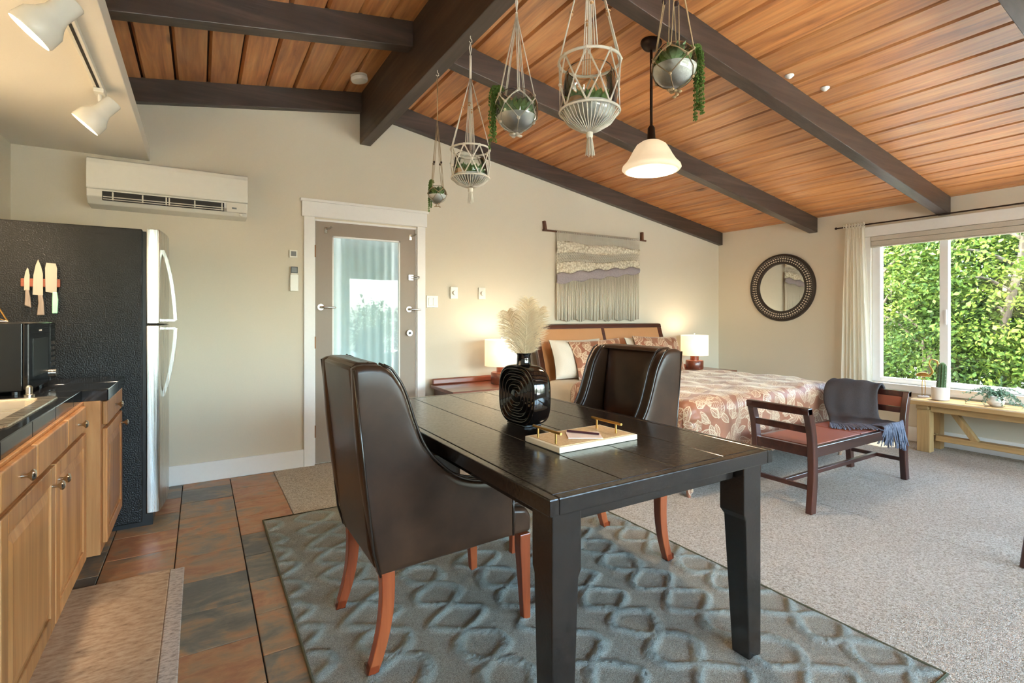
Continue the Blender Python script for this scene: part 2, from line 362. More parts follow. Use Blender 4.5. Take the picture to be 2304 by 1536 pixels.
# ------------------------------------------------------------------ mesh builder
class MB:
    def __init__(s): s.v = []; s.f = []
    def add(s, vs, fs):
        b = len(s.v); s.v += [tuple(v) for v in vs]; s.f += [tuple(i + b for i in f) for f in fs]; return s
    def box(s, x0, x1, y0, y1, z0, z1):
        return s.add([(x0, y0, z0), (x1, y0, z0), (x1, y1, z0), (x0, y1, z0), (x0, y0, z1), (x1, y0, z1), (x1, y1, z1), (x0, y1, z1)],
                     [(0, 3, 2, 1), (4, 5, 6, 7), (0, 1, 5, 4), (1, 2, 6, 5), (2, 3, 7, 6), (3, 0, 4, 7)])
    def obox(s, c, sx, sy, sz, mat):
        b = MB().box(-sx / 2, sx / 2, -sy / 2, sy / 2, -sz / 2, sz / 2); c = Vector(c)
        return s.add([c + mat @ Vector(v) for v in b.v], b.f)
    def bar(s, p, q, w, h, up=(0, 0, 1)):
        p, q = Vector(p), Vector(q); d = (q - p); L = d.length; d.normalize(); u = Vector(up)
        a = d.cross(u)
        if a.length < 1e-5: a = d.cross(Vector((1, 0, 0)))
        a.normalize(); u = a.cross(d)
        vs = [P + a * (i * w / 2) + u * (j * h / 2) for P in (p, q) for i, j in ((-1, -1), (1, -1), (1, 1), (-1, 1))]
        return s.add(vs, [(3, 2, 1, 0), (4, 5, 6, 7), (0, 1, 5, 4), (1, 2, 6, 5), (2, 3, 7, 6), (3, 0, 4, 7)])
    def loft(s, rings, close=True, cap=True):
        n = len(rings[0]); b = len(s.v)
        for r in rings: s.v += [tuple(p) for p in r]
        for i in range(len(rings) - 1):
            for j in range(n if close else n - 1):
                k = (j + 1) % n
                s.f.append((b + i * n + j, b + i * n + k, b + (i + 1) * n + k, b + (i + 1) * n + j))
        if cap and close:
            s.f.append(tuple(b + j for j in reversed(range(n)))); s.f.append(tuple(b + (len(rings) - 1) * n + j for j in range(n)))
        return s
    def tube(s, pts, r, n=6, closed=False):
        P = [Vector(p) for p in pts]; m = len(P); R = r if isinstance(r, (list, tuple)) else [r] * m
        rings = []; a = None
        for i in range(m):
            if closed: t = P[(i + 1) % m] - P[i - 1]
            else: t = P[min(i + 1, m - 1)] - P[max(i - 1, 0)]
            if t.length < 1e-9: t = Vector((0, 0, 1))
            t.normalize()
            if a is None:
                a = t.cross(Vector((0, 0, 1)))
                if a.length < 1e-3: a = t.cross(Vector((1, 0, 0)))
            a = a - t * a.dot(t)
            if a.length < 1e-6: a = t.orthogonal()
            a.normalize(); c = t.cross(a)
            rings.append([P[i] + (a * math.cos(2 * PI * k / n) + c * math.sin(2 * PI * k / n)) * R[i] for k in range(n)])
        if closed: rings.append(rings[0]); return s.loft(rings, True, False)
        return s.loft(rings, True, True)
    def lathe(s, prof, c=(0, 0, 0), n=24, cap=True):
        return s.loft([[(c[0] + r * math.cos(2 * PI * k / n), c[1] + r * math.sin(2 * PI * k / n), c[2] + z) for k in range(n)] for r, z in prof], True, cap)
    def cyl(s, p, q, r, n=16, r2=None): return s.tube([p, q], [r, r2 if r2 is not None else r], n)
    def prism(s, poly, axis, a, b):
        def mk(p, t):
            return {0: (t, p[0], p[1]), 1: (p[0], t, p[1]), 2: (p[0], p[1], t)}[axis]
        n = len(poly); A = [mk(p, a) for p in poly]; B = [mk(p, b) for p in poly]
        return s.add(A + B, [tuple(range(n))[::-1], tuple(range(n, 2 * n))] + [(i, (i + 1) % n, n + (i + 1) % n, n + i) for i in range(n)])
    def rprism(s, poly, y0, y1, r, st=4):
        # polygon in x-z extruded along y with rounded rims
        n = len(poly); A = sum(poly[i][0] * poly[(i + 1) % n][1] - poly[(i + 1) % n][0] * poly[i][1] for i in range(n))
        sg = 1 if A > 0 else -1; N = []
        for i in range(n):
            a, b_, c = Vector(poly[i - 1]), Vector(poly[i]), Vector(poly[(i + 1) % n]); e1 = (b_ - a).normalized(); e2 = (c - b_).normalized()
            n1 = Vector((-e1.y, e1.x)) * sg; n2 = Vector((-e2.y, e2.x)) * sg; m_ = n1 + n2
            m_ = m_ / max(.5, m_.length_squared / 2) if m_.length > 1e-6 else n1
            N.append(m_)
        def ring(ins, y): return [(poly[i][0] + N[i].x * ins, y, poly[i][1] + N[i].y * ins) for i in range(n)]
        R = [ring(r + .010, y0)] + [ring(r * (1 - math.sin(PI / 2 * k / st)), y0 + r * (1 - math.cos(PI / 2 * k / st))) for k in range(st + 1)]
        R += [ring(r * (1 - math.cos(PI / 2 * k / st)), y1 - r * (1 - math.sin(PI / 2 * k / st))) for k in range(st + 1)]
        R.append(ring(r + .010, y1))
        return s.loft(R)
    def ball(s, c, r, n=10, m=6, sc=(1, 1, 1)):
        rings = []
        for i in range(1, m):
            ph = PI * i / m
            rings.append([(c[0] + r * sc[0] * math.sin(ph) * math.cos(2 * PI * k / n), c[1] + r * sc[1] * math.sin(ph) * math.sin(2 * PI * k / n), c[2] - r * sc[2] * math.cos(ph)) for k in range(n)])
        return s.loft(rings, True, True)
    def grid(s, P):
        nu, nv = len(P), len(P[0]); b = len(s.v)
        for r in P: s.v += [tuple(p) for p in r]
        for i in range(nu - 1):
            for j in range(nv - 1): s.f.append((b + i * nv + j, b + (i + 1) * nv + j, b + (i + 1) * nv + j + 1, b + i * nv + j + 1))
        return s
    def build(s, name, mat, parent=None, world=True, bevel=0, seg=2, smooth=None, solid=0, uv=None):
        o = (0, 0, 0)
        if parent is not None and world: o = TL.get(parent.name, (0, 0, 0))
        me = bpy.data.meshes.new(name)
        me.from_pydata([(x - o[0], y - o[1], z - o[2]) for x, y, z in s.v], [], s.f)
        import bmesh
        bm = bmesh.new(); bm.from_mesh(me); bmesh.ops.recalc_face_normals(bm, faces=bm.faces)
        bm.to_mesh(me); bm.free()
        if uv is not None:
            ul = me.uv_layers.new(name='UVMap')
            for lp in me.loops: ul.data[lp.index].uv = uv[lp.vertex_index]
        me.materials.append(mat if not isinstance(mat, str) else X[mat])
        if smooth is not None:
            me.polygons.foreach_set('use_smooth', [True] * len(me.polygons))
            if smooth < 180: me.set_sharp_from_angle(angle=math.radians(smooth))
        ob = bpy.data.objects.new(name, me); COL.objects.link(ob)
        if parent is not None: ob.parent = parent
        if solid:
            md = ob.modifiers.new('solid', 'SOLIDIFY'); md.thickness = solid; md.offset = 0
        if bevel:
            md = ob.modifiers.new('bevel', 'BEVEL'); md.width = bevel; md.segments = seg; md.limit_method = 'ANGLE'; md.angle_limit = .6
        return ob
TL = {}
def tag(o, label=None, cat=None, group=None, kind=None):
    if label: o['label'] = label
    if cat: o['category'] = cat
    if group: o['group'] = group
    if kind: o['kind'] = kind
    return o
def thing(name, label, cat, loc, rz=0, group=None):
    o = bpy.data.objects.new(name, None); COL.objects.link(o); o.location = loc; o.rotation_euler = (0, 0, rz)
    o.empty_display_size = .1; TL[o.name] = tuple(loc); return tag(o, label, cat, group)
def struct(o, label, cat):
    return tag(o, label, cat, None, 'structure')
def catmull(pts, n=6):
    P = [Vector(p) for p in pts]; out = []
    for i in range(len(P) - 1):
        a, b, c, d = P[max(i - 1, 0)], P[i], P[i + 1], P[min(i + 2, len(P) - 1)]
        for k in range(n):
            t = k / n
            out.append(.5 * ((2 * b) + (c - a) * t + (2 * a - 5 * b + 4 * c - d) * t * t + (3 * b - a - 3 * c + d) * t ** 3))
    out.append(P[-1]); return out
def copy_tree(o, parent=None):
    c = o.copy(); COL.objects.link(c); c.parent = parent
    for ch in list(o.children): copy_tree(ch, c)
    return c

# ------------------------------------------------------------------ roof heights
RIDGE = 1.233
def zc(x): return 2.36 + .168 * (RX - x) if x > RIDGE else 2.36 + .168 * (RX - RIDGE) - .16 * (RIDGE - x)
ZR = zc(RIDGE + .001)

# ------------------------------------------------------------------ floor: slab, tiles, carpet
fl = struct(MB().box(LX - .12, RX + .12, RY - .12, BY + .12, -.14, -.014).build('floor', 'grout'), 'grouted floor slab under tile and carpet', 'floor')
T = .302; CARX = .5
tile = MB().box(-.1500, .1500, -.1485, .1485, -.014, 0)
tiles = []
for c in range(6):
    x1 = CARX - c * .3045; xc = x1 - .1515
    off = 0 if c % 2 else .152
    y = 4.02 + .3 * 2 + off
    while y > RY + .3:
        y0, y1 = y - .3, y
        if y0 < BY - .02:
            y1c = min(y1, BY); 
            xl = max(xc - .149, LX)
            if y1c - y0 > .02 and xc + .149 - xl > .02:
                if y1c == y1 and xl > LX:
                    if not tiles:
                        o = tile.build('tile', 'slate', fl, False, bevel=.002, seg=1); tiles.append(o)
                    else:
                        o = tiles[0].copy(); COL.objects.link(o)
                    o.location = (xc, (y0 + y1) / 2, 0)
                else:
                    o = MB().box(xl, xc + .149, y0 + .0015, y1c - .0015, -.014, 0).build('tile', 'slate', fl, False, bevel=.002, seg=1)
        y -= .3
# carpet in two strips meeting at a seam
SEAM = 3.5
MB().box(CARX, SEAM - .002, RY, BY, -.014, .004).build('carpet_strip', 'carpet', fl, False, bevel=.003, seg=2)
MB().box(SEAM + .002, RX, RY, BY, -.014, .004).build('carpet_strip', 'carpet', fl, False, bevel=.003, seg=2)

# ------------------------------------------------------------------ walls
def gable(x0, x1, z0, y0, y1, mb):
    p = [(x0, z0), (x1, z0), (x1, zc(x1) + .03)]
    if x0 < RIDGE < x1: p.append((RIDGE, ZR + .03))
    p.append((x0, zc(x0) + .03))
    return mb.prism(p, 1, y0, y1)
DX0, DX1, DZ = .805, 1.712, 2.05
b = MB(); gable(LX - .12, DX0, -.14, BY, BY + .12, b); gable(DX0, DX1, DZ, BY, BY + .12, b); gable(DX1, RX + .12, -.14, BY, BY + .12, b)
struct(b.build('wall_back', 'wall'), 'cream painted gable wall with glazed door', 'wall')
b = MB()
W1 = (2.8, 5.7, .35, 2.12); W2 = (-.1, 2.35, .5, 2.15)     # rear windows x0,x1,z0,z1
gable(LX - .12, W2[0], -.14, RY - .12, RY, b); gable(W2[1], W1[0], -.14, RY - .12, RY, b); gable(W1[1], RX + .12, -.14, RY - .12, RY, b)
for w in (W1, W2):
    b.box(w[0], w[1], RY - .12, RY, -.14, w[2]); gable(w[0], w[1], w[3], RY - .12, RY, b)
struct(b.build('wall_rear', 'wall'), 'cream painted wall with wide windows opposite the glazed door', 'wall')
WY0, WY1, WZ0, WZ1 = .08, 2.63, .557, 2.07
b = MB(); zt = zc(RX) + .03
b.box(RX, RX + .12, WY1, BY, -.14, zt); b.box(RX, RX + .12, RY, WY0, -.14, zt); b.box(RX, RX + .12, WY0, WY1, -.14, WZ0); b.box(RX, RX + .12, WY0, WY1, WZ1, zt)
struct(b.build('wall_right', 'wall'), 'cream painted wall with garden window and round mirror', 'wall')
struct(MB().box(LX - .12, LX, RY, BY, -.14, zc(LX) + .03).build('wall_left', 'wall'), 'cream painted wall behind refrigerator and counter', 'wall')

# baseboards
def bb(name, *bx):
    struct(MB().box(*bx).build(name, 'trim', bevel=.004), 'white baseboard', 'baseboard')
struct(MB().box(-.3, .728, BY - .016, BY, 0, .145).build('baseboard_back', 'trim', bevel=.004), 'white baseboard between refrigerator and door casing', 'baseboard')
struct(MB().box(1.785, RX, BY - .016, BY, .004, .145).build('baseboard_back', 'trim', bevel=.004), 'white baseboard behind the bed', 'baseboard')
struct(MB().box(RX - .016, RX, RY + .02, BY - .018, .004, .145).build('baseboard_right', 'trim', bevel=.004), 'white baseboard under garden window', 'baseboard')

# ------------------------------------------------------------------ ceiling: deck, planks, beams
b = MB()
b.prism([(RIDGE, ZR + .03), (RX + .2, zc(RX + .2) + .03), (RX + .2, zc(RX + .2) + .15), (RIDGE, ZR + .15), (LX - .5, zc(LX - .5) + .15), (LX - .5, zc(LX - .5) + .03)], 1, RY - .4, BY + .4)
ce = struct(b.build('ceiling', 'joint'), 'vaulted ceiling of stained cedar planks and dark beams', 'ceiling')
LEN = BY - RY; PW = .2; ch = .02
pp = [(-PW / 2 + .007, .034), (-PW / 2 + .007, ch), (-PW / 2 + ch, 0), (PW / 2 - ch * .4, 0), (PW / 2 - .007, ch * .5), (PW / 2 - .007, .034)]
plank = None
def addplank(x, ang):
    global plank
    if plank is None: plank = MB().prism(pp, 1, -LEN / 2, LEN / 2).build('plank', 'plank', ce, False); o = plank
    else: o = plank.copy(); COL.objects.link(o)
    o.location = (x, (BY + RY) / 2, zc(x)); o.rotation_euler = (0, ang, 0)
ang = math.atan(.168); k = 0
while True:
    x = RIDGE + (PW / 2 + k * PW) * math.cos(ang)
    if x > RX - .08: break
    addplank(x, ang); k += 1
xe = RIDGE + k * PW * math.cos(ang)
if RX - xe > .01:
    o = MB().prism([(xe + .002, zc(xe) + .03), (xe + .002, zc(xe) + .01), (xe + .012, zc(xe + .012)), (RX, zc(RX)), (RX, zc(RX) + .03)], 1, RY, BY).build('plank', 'plank', ce, False)
ang2 = -math.atan(.16); k = 0
while True:
    x = RIDGE - (PW / 2 + k * PW) * math.cos(ang2)
    if x < LX + .09: break
    addplank(x, ang2); k += 1
xe = RIDGE - k * PW * math.cos(ang2)
MB().prism([(LX, zc(LX) + .03), (LX, zc(LX)), (xe - .012, zc(xe - .012)), (xe - .002, zc(xe) + .01), (xe - .002, zc(xe) + .03)], 1, RY, BY).build('plank', 'plank', ce, False)
MB().box(1.186, 1.280, RY, BY, 2.73, ZR + .01).build('ridge_beam', 'beam', ce, False, bevel=.004)
RD = .165
for i in range(6):
    y0 = 4.395 - 1.215 * i + (.03 if i == 0 else 0); y1 = min(y0 + .095, BY)
    e = .006
    MB().prism([(1.281, zc(1.281) - RD), (RX, zc(RX) - RD), (RX, zc(RX) + e), (1.281, zc(1.281) + e)], 1, y0, y1).build('rafter', 'beamx', ce, False, bevel=.004)
    MB().prism([(1.185, zc(1.185) - RD), (1.185, zc(1.185) + e), (LX, zc(LX) + e), (LX, zc(LX) - RD)], 1, y0, y1).build('rafter', 'beamx', ce, False, bevel=.004)

# kitchen dropped soffit
struct(MB().box(LX, -.308, RY, BY, 2.35, 2.445).build('trim_1', 'soffit', bevel=.003), 'cream dropped soffit board over the kitchen run', 'soffit')

# ------------------------------------------------------------------ door_1
d = thing('door_1', 'taupe framed full-glass door in the gable wall', 'door', ((DX0 + DX1) / 2, BY, 0)); tag(d, kind='structure')
F0 = BY - .02
for x0, x1 in ((.728, DX0 + .006), (DX1 - .006, 1.785)): MB().box(x0, x1, F0, BY, .0, 2.062).build('casing', 'trim', d, bevel=.003)
MB().box(.712, 1.80, F0 - .006, BY, 2.062, 2.185).build('casing_head', 'trim', d, bevel=.003)
MB().box(.700, 1.812, F0 - .018, BY, 2.185, 2.207).build('casing_cap', 'trim', d, bevel=.003)
b = MB().box(DX0, DX0 + .014, BY, BY + .11, 0, DZ).box(DX1 - .014, DX1, BY, BY + .11, 0, DZ).box(DX0, DX1, BY, BY + .11, DZ - .012, DZ); b.build('jamb', 'trim', d)
px0, px1, gx0, gx1, gz0, gz1 = DX0 + .016, DX1 - .016, .957, 1.553, .26, 1.92
dy0, dy1 = BY + .006, BY + .048
for nm, bx in (('stile', (px0, gx0, .012, 2.034)), ('stile', (gx1, px1, .012, 2.034)), ('rail', (gx0, gx1, gz1, 2.034)), ('rail', (gx0, gx1, .012, gz0))):
    MB().box(bx[0], bx[1], dy0, dy1, bx[2], bx[3]).build(nm, 'doorpaint', d)
b = MB()
for bx in ((gx0, gx0 + .012, gz0, gz1), (gx1 - .012, gx1, gz0, gz1), (gx0, gx1, gz1 - .012, gz1), (gx0, gx1, gz0, gz0 + .012)): b.box(bx[0], bx[1], dy0 + .004, dy1 - .004, bx[2], bx[3])
b.build('glazing_bead', 'trim', d)
MB().box(gx0 + .005, gx1 - .005, dy0 + .017, dy0 + .023, gz0 + .005, gz1 - .005).build('pane', 'winglass', d)
MB().box(DX0, DX1, BY - .005, BY + .12, -.01, .010).build('threshold', 'chrome', d)
for z in (.28, 1.02, 1.78): MB().cyl((px0 - .004, BY - .004, z - .05), (px0 - .004, BY - .004, z + .05), .007, 8).build('hinge', 'hinge', d)
def lever(x, z, sgn, ln=.10):
    o = MB().cyl((x, dy0, z), (x, dy0 - .012, z), .026, 20).build('lever_handle', 'chrome', d, smooth=40)
    q = MB().tube([(x, dy0 - .01, z), (x, dy0 - .045, z), (x + sgn * .02, dy0 - .052, z), (x + sgn * ln, dy0 - .05, z - .004)], [.011, .01, .010, .006], 10)
    TL['tmp'] = TL[d.name]; c = q.build('lever_arm', 'chrome', d, smooth=60); c.parent = o
lever(.862, 1.315, 1, .115); lever(1.632, 1.302, 1, .10)
o = MB().cyl((1.632, dy0, 1.085), (1.632, dy0 - .03, 1.085), .031, 24, .027).build('deadbolt', 'chrome', d, smooth=40)
c = MB().cyl((1.632, dy0 - .03, 1.085), (1.632, dy0 - .036, 1.085), .012, 12).build('thumb_turn', 'darkplastic', d); c.parent = o
o = MB().box(1.625, 1.675, dy0 - .012, dy0, 1.565, 1.62).build('swing_latch', 'chrome', d, bevel=.003)
c = MB().tube([(1.65, dy0 - .015, 1.60), (1.70, dy0 - .02, 1.605), (1.722, dy0 - .03, 1.60), (1.722, dy0 - .03, 1.585), (1.70, dy0 - .02, 1.58), (1.65, dy0 - .015, 1.583)], .0045, 8).build('latch_arm', 'chrome', d, smooth=60); c.parent = o
for x in (.905, 1.648):
    o = MB().box(x - .012, x + .012, dy0 - .006, dy0, 1.935, 1.985).build('coat_hook', 'chrome', d, bevel=.002)
    c = MB().tube([(x, dy0 - .004, 1.975), (x + .02, dy0 - .03, 1.972), (x + .034, dy0 - .05, 1.985)], [.006, .006, .009], 8).build('hook_prong', 'chrome', d, smooth=60); c.parent = o
# sheer curtain on the far side of the door glass
b = MB(); P = []
for i in range(61):
    x = gx0 - .04 + (gx1 - gx0 + .08) * i / 60
    P.append([(x, BY + .085 + .010 * math.sin(i * .95) + .006 * math.sin(i * .37), gz0 - .06 + (gz1 - gz0 + .14) * j / 8) for j in range(9)])
tag(b.grid(P).build('door_curtain', 'bluesheer', smooth=180, solid=.002), 'pale blue sheer curtain hanging behind the door glass', 'curtain')

# ------------------------------------------------------------------ window_1 (garden) and rear windows
w = thing('window_1', 'white framed sliding garden window above the wooden bench', 'window', (RX, (WY0 + WY1) / 2, WZ0)); tag(w, kind='structure')
xo = RX - .02
MB().box(xo, RX, WY1, WY1 + .068, WZ0 - .07, WZ1).build('casing', 'trim', w, bevel=.003)
MB().box(xo, RX, WY0 - .068, WY0, WZ0 - .07, WZ1).build('casing', 'trim', w, bevel=.003)
MB().box(xo - .004, RX, WY0 - .09, WY1 + .075, WZ1, WZ1 + .108).build('casing_head', 'trim', w, bevel=.003)
MB().box(xo - .008, RX, WY0 - .09, WY1 + .075, WZ0 - .075, WZ0 - .012).build('apron', 'trim', w, bevel=.003)
MB().box(xo - .025, RX + .06, WY0 - .07, WY1 + .07, WZ0 - .012, WZ0).build('sill', 'trim', w, bevel=.003)
fx0, fx1 = RX + .012, RX + .085
for bx in ((WY1 - .075, WY1, WZ0, WZ1), (WY0, WY0 + .075, WZ0, WZ1), (WY0 + .0752, WY1 - .0752, WZ0, WZ0 + .05), (WY0 + .0752, WY1 - .0752, WZ1 - .05, WZ1)):
    MB().box(fx0, fx1, *bx).build('frame', 'vinyl', w, bevel=.004)
for y in (1.989, .655): MB().box(fx0 + .004, fx1 - .01, y, y + .068, WZ0 + .05, WZ1 - .05).build('mullion', 'vinyl', w, bevel=.004)
for y0, y1 in ((2.057, WY1 - .075), (.723, 1.989), (WY0 + .075, .655)): MB().box(RX + .045, RX + .05, y0, y1, WZ0 + .05, WZ1 - .05).build('pane', 'winglass', w)
MB().box(RX + .002, RX + .012, 1.998, 2.012, 1.16, 1.30).build('pull', 'vinyl', w, bevel=.002)
for i, (wx, lab) in enumerate(((W1, 'wide window in the wall facing the gable door'), (W2, 'window beside the kitchen facing the gable door'))):
    q = thing('window_%d' % (i + 2), lab, 'window', ((wx[0] + wx[1]) / 2, RY, wx[2])); tag(q, kind='structure')
    for bx in ((wx[0], wx[0] + .06, wx[2], wx[3]), (wx[1] - .06, wx[1], wx[2], wx[3]), (wx[0] + .0602, wx[1] - .0602, wx[2], wx[2] + .05), (wx[0] + .0602, wx[1] - .0602, wx[3] - .05, wx[3]), ((wx[0] + wx[1]) / 2 - .03, (wx[0] + wx[1]) / 2 + .03, wx[2] + .0502, wx[3] - .0502)):
        MB().box(bx[0], bx[1], RY - .09, RY - .03, bx[2], bx[3]).build('frame', 'vinyl', q, bevel=.004)
    MB().box(wx[0] + .05, wx[1] - .05, RY - .062, RY - .058, wx[2] + .04, wx[3] - .04).build('pane', 'winglass', q)
    for bx in ((wx[0] - .08, wx[0], wx[2] - .08, wx[3] + .1), (wx[1], wx[1] + .08, wx[2] - .08, wx[3] + .1), (wx[0], wx[1], wx[3], wx[3] + .1), (wx[0], wx[1], wx[2] - .08, wx[2])):
        MB().box(bx[0], bx[1], RY, RY + .02, bx[2], bx[3]).build('casing', 'trim', q, bevel=.003)

# blind at the top of the garden window
t = thing('cellular_blind', 'beige cellular blind raised to the top of the garden window', 'blind', (RX - .01, 1.35, WZ1 - .1))
MB().box(RX - .035, RX + .008, WY0 + .01, WY1 - .008, WZ1 - .048, WZ1 - .003).build('headrail', 'blind', t, bevel=.003)
b = MB()
for k in range(5): b.box(RX - .03 + .003 * (k % 2), RX + .004, WY0 + .012, WY1 - .01, WZ1 - .058 - .008 * (k + 1), WZ1 - .058 - .008 * k + .006)
b.build('pleats', 'blind', t)
MB().box(RX - .033, RX + .006, WY0 + .01, WY1 - .008, WZ1 - .114, WZ1 - .1).build('bottom_rail', 'blind', t, bevel=.003)

# curtain rod and sheer curtain
t = thing('curtain_rod', 'thin bronze curtain rod above the garden window', 'curtain rod', (RX - .07, 1.4, 2.2))
MB().cyl((RX - .075, 2.93, 2.196), (RX - .075, -.25, 2.196), .007, 10).build('rod', 'bronze', t, smooth=60)
MB().ball((RX - .075, 2.945, 2.196), .014).build('finial', 'bronze', t, smooth=180)
for y in (2.62, 1.3, 0): MB().bar((RX - .001, y, 2.21), (RX - .075, y, 2.2), .008, .012).build('bracket', 'bronze', t)
t = thing('sheer_curtain', 'sheer cream curtain gathered at the side of the garden window', 'curtain', (RX - .07, 2.77, .02))
P = []
for i in range(81):
    s = i / 80; col = []
    for j in range(41):
        h = j / 40; z = .03 + (2.165 - .03) * h
        wtop, wbot = .19, .30
        wd_ = wbot + (wtop - wbot) * h ** 1.5
        y = 2.755 - .01 * (1 - h) + (s - .5) * wd_
        amp = .028 - .014 * h
        x = RX - .075 + amp * math.sin(s * 44 + .6 * math.sin(h * 5)) + .010 * math.sin(s * 17 + h * 3)
        if h > .9: x = RX - .075 + (x - RX + .075) * (1 - .5 * (h - .9) / .1)
        col.append((x, y, z))
    P.append(col)
MB().grid(P).build('panel', 'sheer', t, smooth=180)
b = MB()
for k in range(7):
    y = 2.67 + k * .028
    b.tube([(RX - .075 + .014 * math.cos(q), y + .004 * math.sin(3 * q), 2.19 + .016 * math.sin(q)) for q in [2 * PI * i / 10 for i in range(11)]], .006, 5)
    b.tube([(RX - .09, y, 2.20), (RX - .105, y - .012, 2.218), (RX - .10, y - .018, 2.19)], [.006, .007, .004], 5)
    b.tube([(RX - .09, y, 2.20), (RX - .105, y + .012, 2.214), (RX - .10, y + .016, 2.18)], [.006, .007, .004], 5)
b.build('tie_tabs', 'sheer', t, smooth=180)
P = []
for i in range(41):
    s = i / 40
    P.append([(RX - .075 + .02 * math.sin(s * 40) * (1 - .4 * h), 2.66 + .19 * s, 2.06 + .13 * h) for h in (0, .3, .6, 1)])
MB().grid(P).build('ruffle', 'sheer', t, smooth=180)

# ------------------------------------------------------------------ outside
struct(MB().box(RX + .13, 8.9, -14, 16, -1.2, -.35).build('floor_garden', 'bounce_ground'), 'unseen ground outside the garden window, made pale to bounce light indoors', 'ground')  # out of view; pale surface added to throw light onto the ceiling
struct(MB().box(8.9, 26, -14, 16, -1.2, -.352).build('floor_lawn', 'soil'), 'dark planted ground under the garden trees', 'ground')
def leaves(name, C, D, size, mat, parent, jitter=.5):
    n = len(C); D = D + RNG.normal(0, jitter, (n, 3)); D /= np.linalg.norm(D, axis=1)[:, None] + 1e-9
    U = RNG.normal(0, 1, (n, 3)) * .5 + np.array([0, 0, 1.]); S = np.cross(D, U); S /= np.linalg.norm(S, axis=1)[:, None] + 1e-9
    L = size * RNG.uniform(.6, 1.25, (n, 1)); W = L * .26
    N = np.cross(S, D)
    V = np.stack([C, C + D * L * .5 + S * W + N * L * .05, C + D * L, C + D * L * .5 - S * W + N * L * .05], 1).reshape(-1, 3)
    me = bpy.data.meshes.new(name); me.vertices.add(4 * n); me.vertices.foreach_set('co', V.astype(np.float32).ravel())
    me.loops.add(4 * n); me.loops.foreach_set('vertex_index', np.arange(4 * n, dtype=np.int32))
    me.polygons.add(n); me.polygons.foreach_set('loop_start', np.arange(0, 4 * n, 4, dtype=np.int32)); me.polygons.foreach_set('loop_total', np.full(n, 4, dtype=np.int32))
    me.update(calc_edges=True); me.validate(); me.materials.append(X[mat])
    o = bpy.data.objects.new(name, me); COL.objects.link(o); o['kind'] = 'stuff'
    if parent is not None: o.parent = parent
    return o
def tree(name, label, x, y, z0, top, rad, nclus, per, size, mat, lean=(0, 0)):
    t = thing(name, label, 'tree', (x, y, z0))
    H = top - z0
    pts = [(x, y, z0), (x + .05 + lean[0] * .3, y + .06 + lean[1] * .3, z0 + H * .35), (x + lean[0] * .7, y - .05 + lean[1] * .7, z0 + H * .65), (x + lean[0], y + lean[1], top - .3)]
    pc = catmull(pts, 6); MB().tube(pc, [.075 - .055 * i / len(pc) for i in range(len(pc))], 8).build('trunk', 'bark', t, smooth=180)
    for k in range(7):
        i = int(len(pc) * (.2 + .1 * k)); p = pc[min(i, len(pc) - 1)]; a = random.uniform(0, 2 * PI); r = rad * random.uniform(.6, .95)
        e = p + Vector((r * math.cos(a), r * math.sin(a), random.uniform(.15, .7)))
        MB().tube(catmull([p, p.lerp(e, .5) + Vector((0, 0, .1)), e], 5), [.028 - .002 * q for q in range(11)], 6).build('branch', 'bark', t, smooth=180)
    # leaf sprays fill an uneven crown
    u = RNG.normal(0, 1, (nclus, 3)); u /= np.linalg.norm(u, axis=1)[:, None]; rr = RNG.uniform(.25, 1, (nclus, 1)) ** .5
    cz = z0 + H * .55; CC = u * rr * np.array([rad, rad, H * .52]) + np.array([x + lean[0] * .5, y + lean[1] * .5, cz])
    ax = u * np.array([1, 1, .25]) + RNG.normal(0, .35, (nclus, 3)); ax[:, 2] -= .15
    CC = np.repeat(CC, per, 0); AX = np.repeat(ax, per, 0); n = len(CC)
    off = RNG.normal(0, 1, (n, 3)) * np.array([.15, .15, .05]) + AX * RNG.uniform(-.1, .25, (n, 1))
    o = leaves('foliage', CC + off - np.array([x, y, z0]), AX, size, mat, t, .55)
    return t
tree('maple_tree', 'pale green maple tree nearest the garden window', 9.7, 2.6, -.35, 3.45, 1.4, 880, 30, .086, 'leafA', (.2, -.2))
tree('maple_tree', 'yellow green young maple tree left of the near maple', 9.5, 4.05, -.35, 2.9, 1.0, 480, 30, .076, 'leafA')
tree('maple_tree', 'deep green shrub tree behind the gathered curtain', 10.1, 5.6, -.35, 3.0, 1.15, 380, 30, .08, 'leafB')
tree('maple_tree', 'deep green leafy tree behind the pale maple', 11.9, 3.9, -.35, 3.5, 1.5, 560, 30, .09, 'leafB')
tree('maple_tree', 'low bushy green tree under the pale maple', 9.0, 3.2, -.35, 1.3, .8, 240, 30, .07, 'leafB')
tree('maple_tree', 'light green maple tree beyond the window end', 9.6, .6, -.35, 2.8, 1.1, 400, 30, .082, 'leafA')
for k, (x, y, lb) in enumerate(((13.2, 1.2, 'a'), (13.5, 3.6, 'b'), (13.2, 6.0, 'c'), (12.8, 8.4, 'd'), (13.2, -1.2, 'e'))):
    tree('conifer_tree', 'dark conifer, %s from the window end in the row behind the maples' % ('nearest but one', 'third', 'fourth', 'fifth', 'nearest')[k] if False else 'dark conifer in the row behind the maples', x, y, -.35, 5.0, 1.5, 420, 40, .16, 'leafC')['group'] = 'conifers behind the maples'
for k, (x, y) in enumerate(((3.0, -8.5), (5.4, -9.0), (.6, -8.8))):
    tree('garden_shrub', 'leafy shrub outside the rear windows', x, y, -.35, 1.6, 1.0, 120, 20, .16, 'leafB')['group'] = 'shrubs outside the rear windows'
struct(MB().box(-6, RX + .1, -14, RY - .13, -1.2, -.35).build('floor_yard', 'bounce_ground'), 'unseen yard ground outside the rear windows, made pale to bounce light indoors', 'ground')  # out of view; pale so sunlit ground lights the room through the rear windows

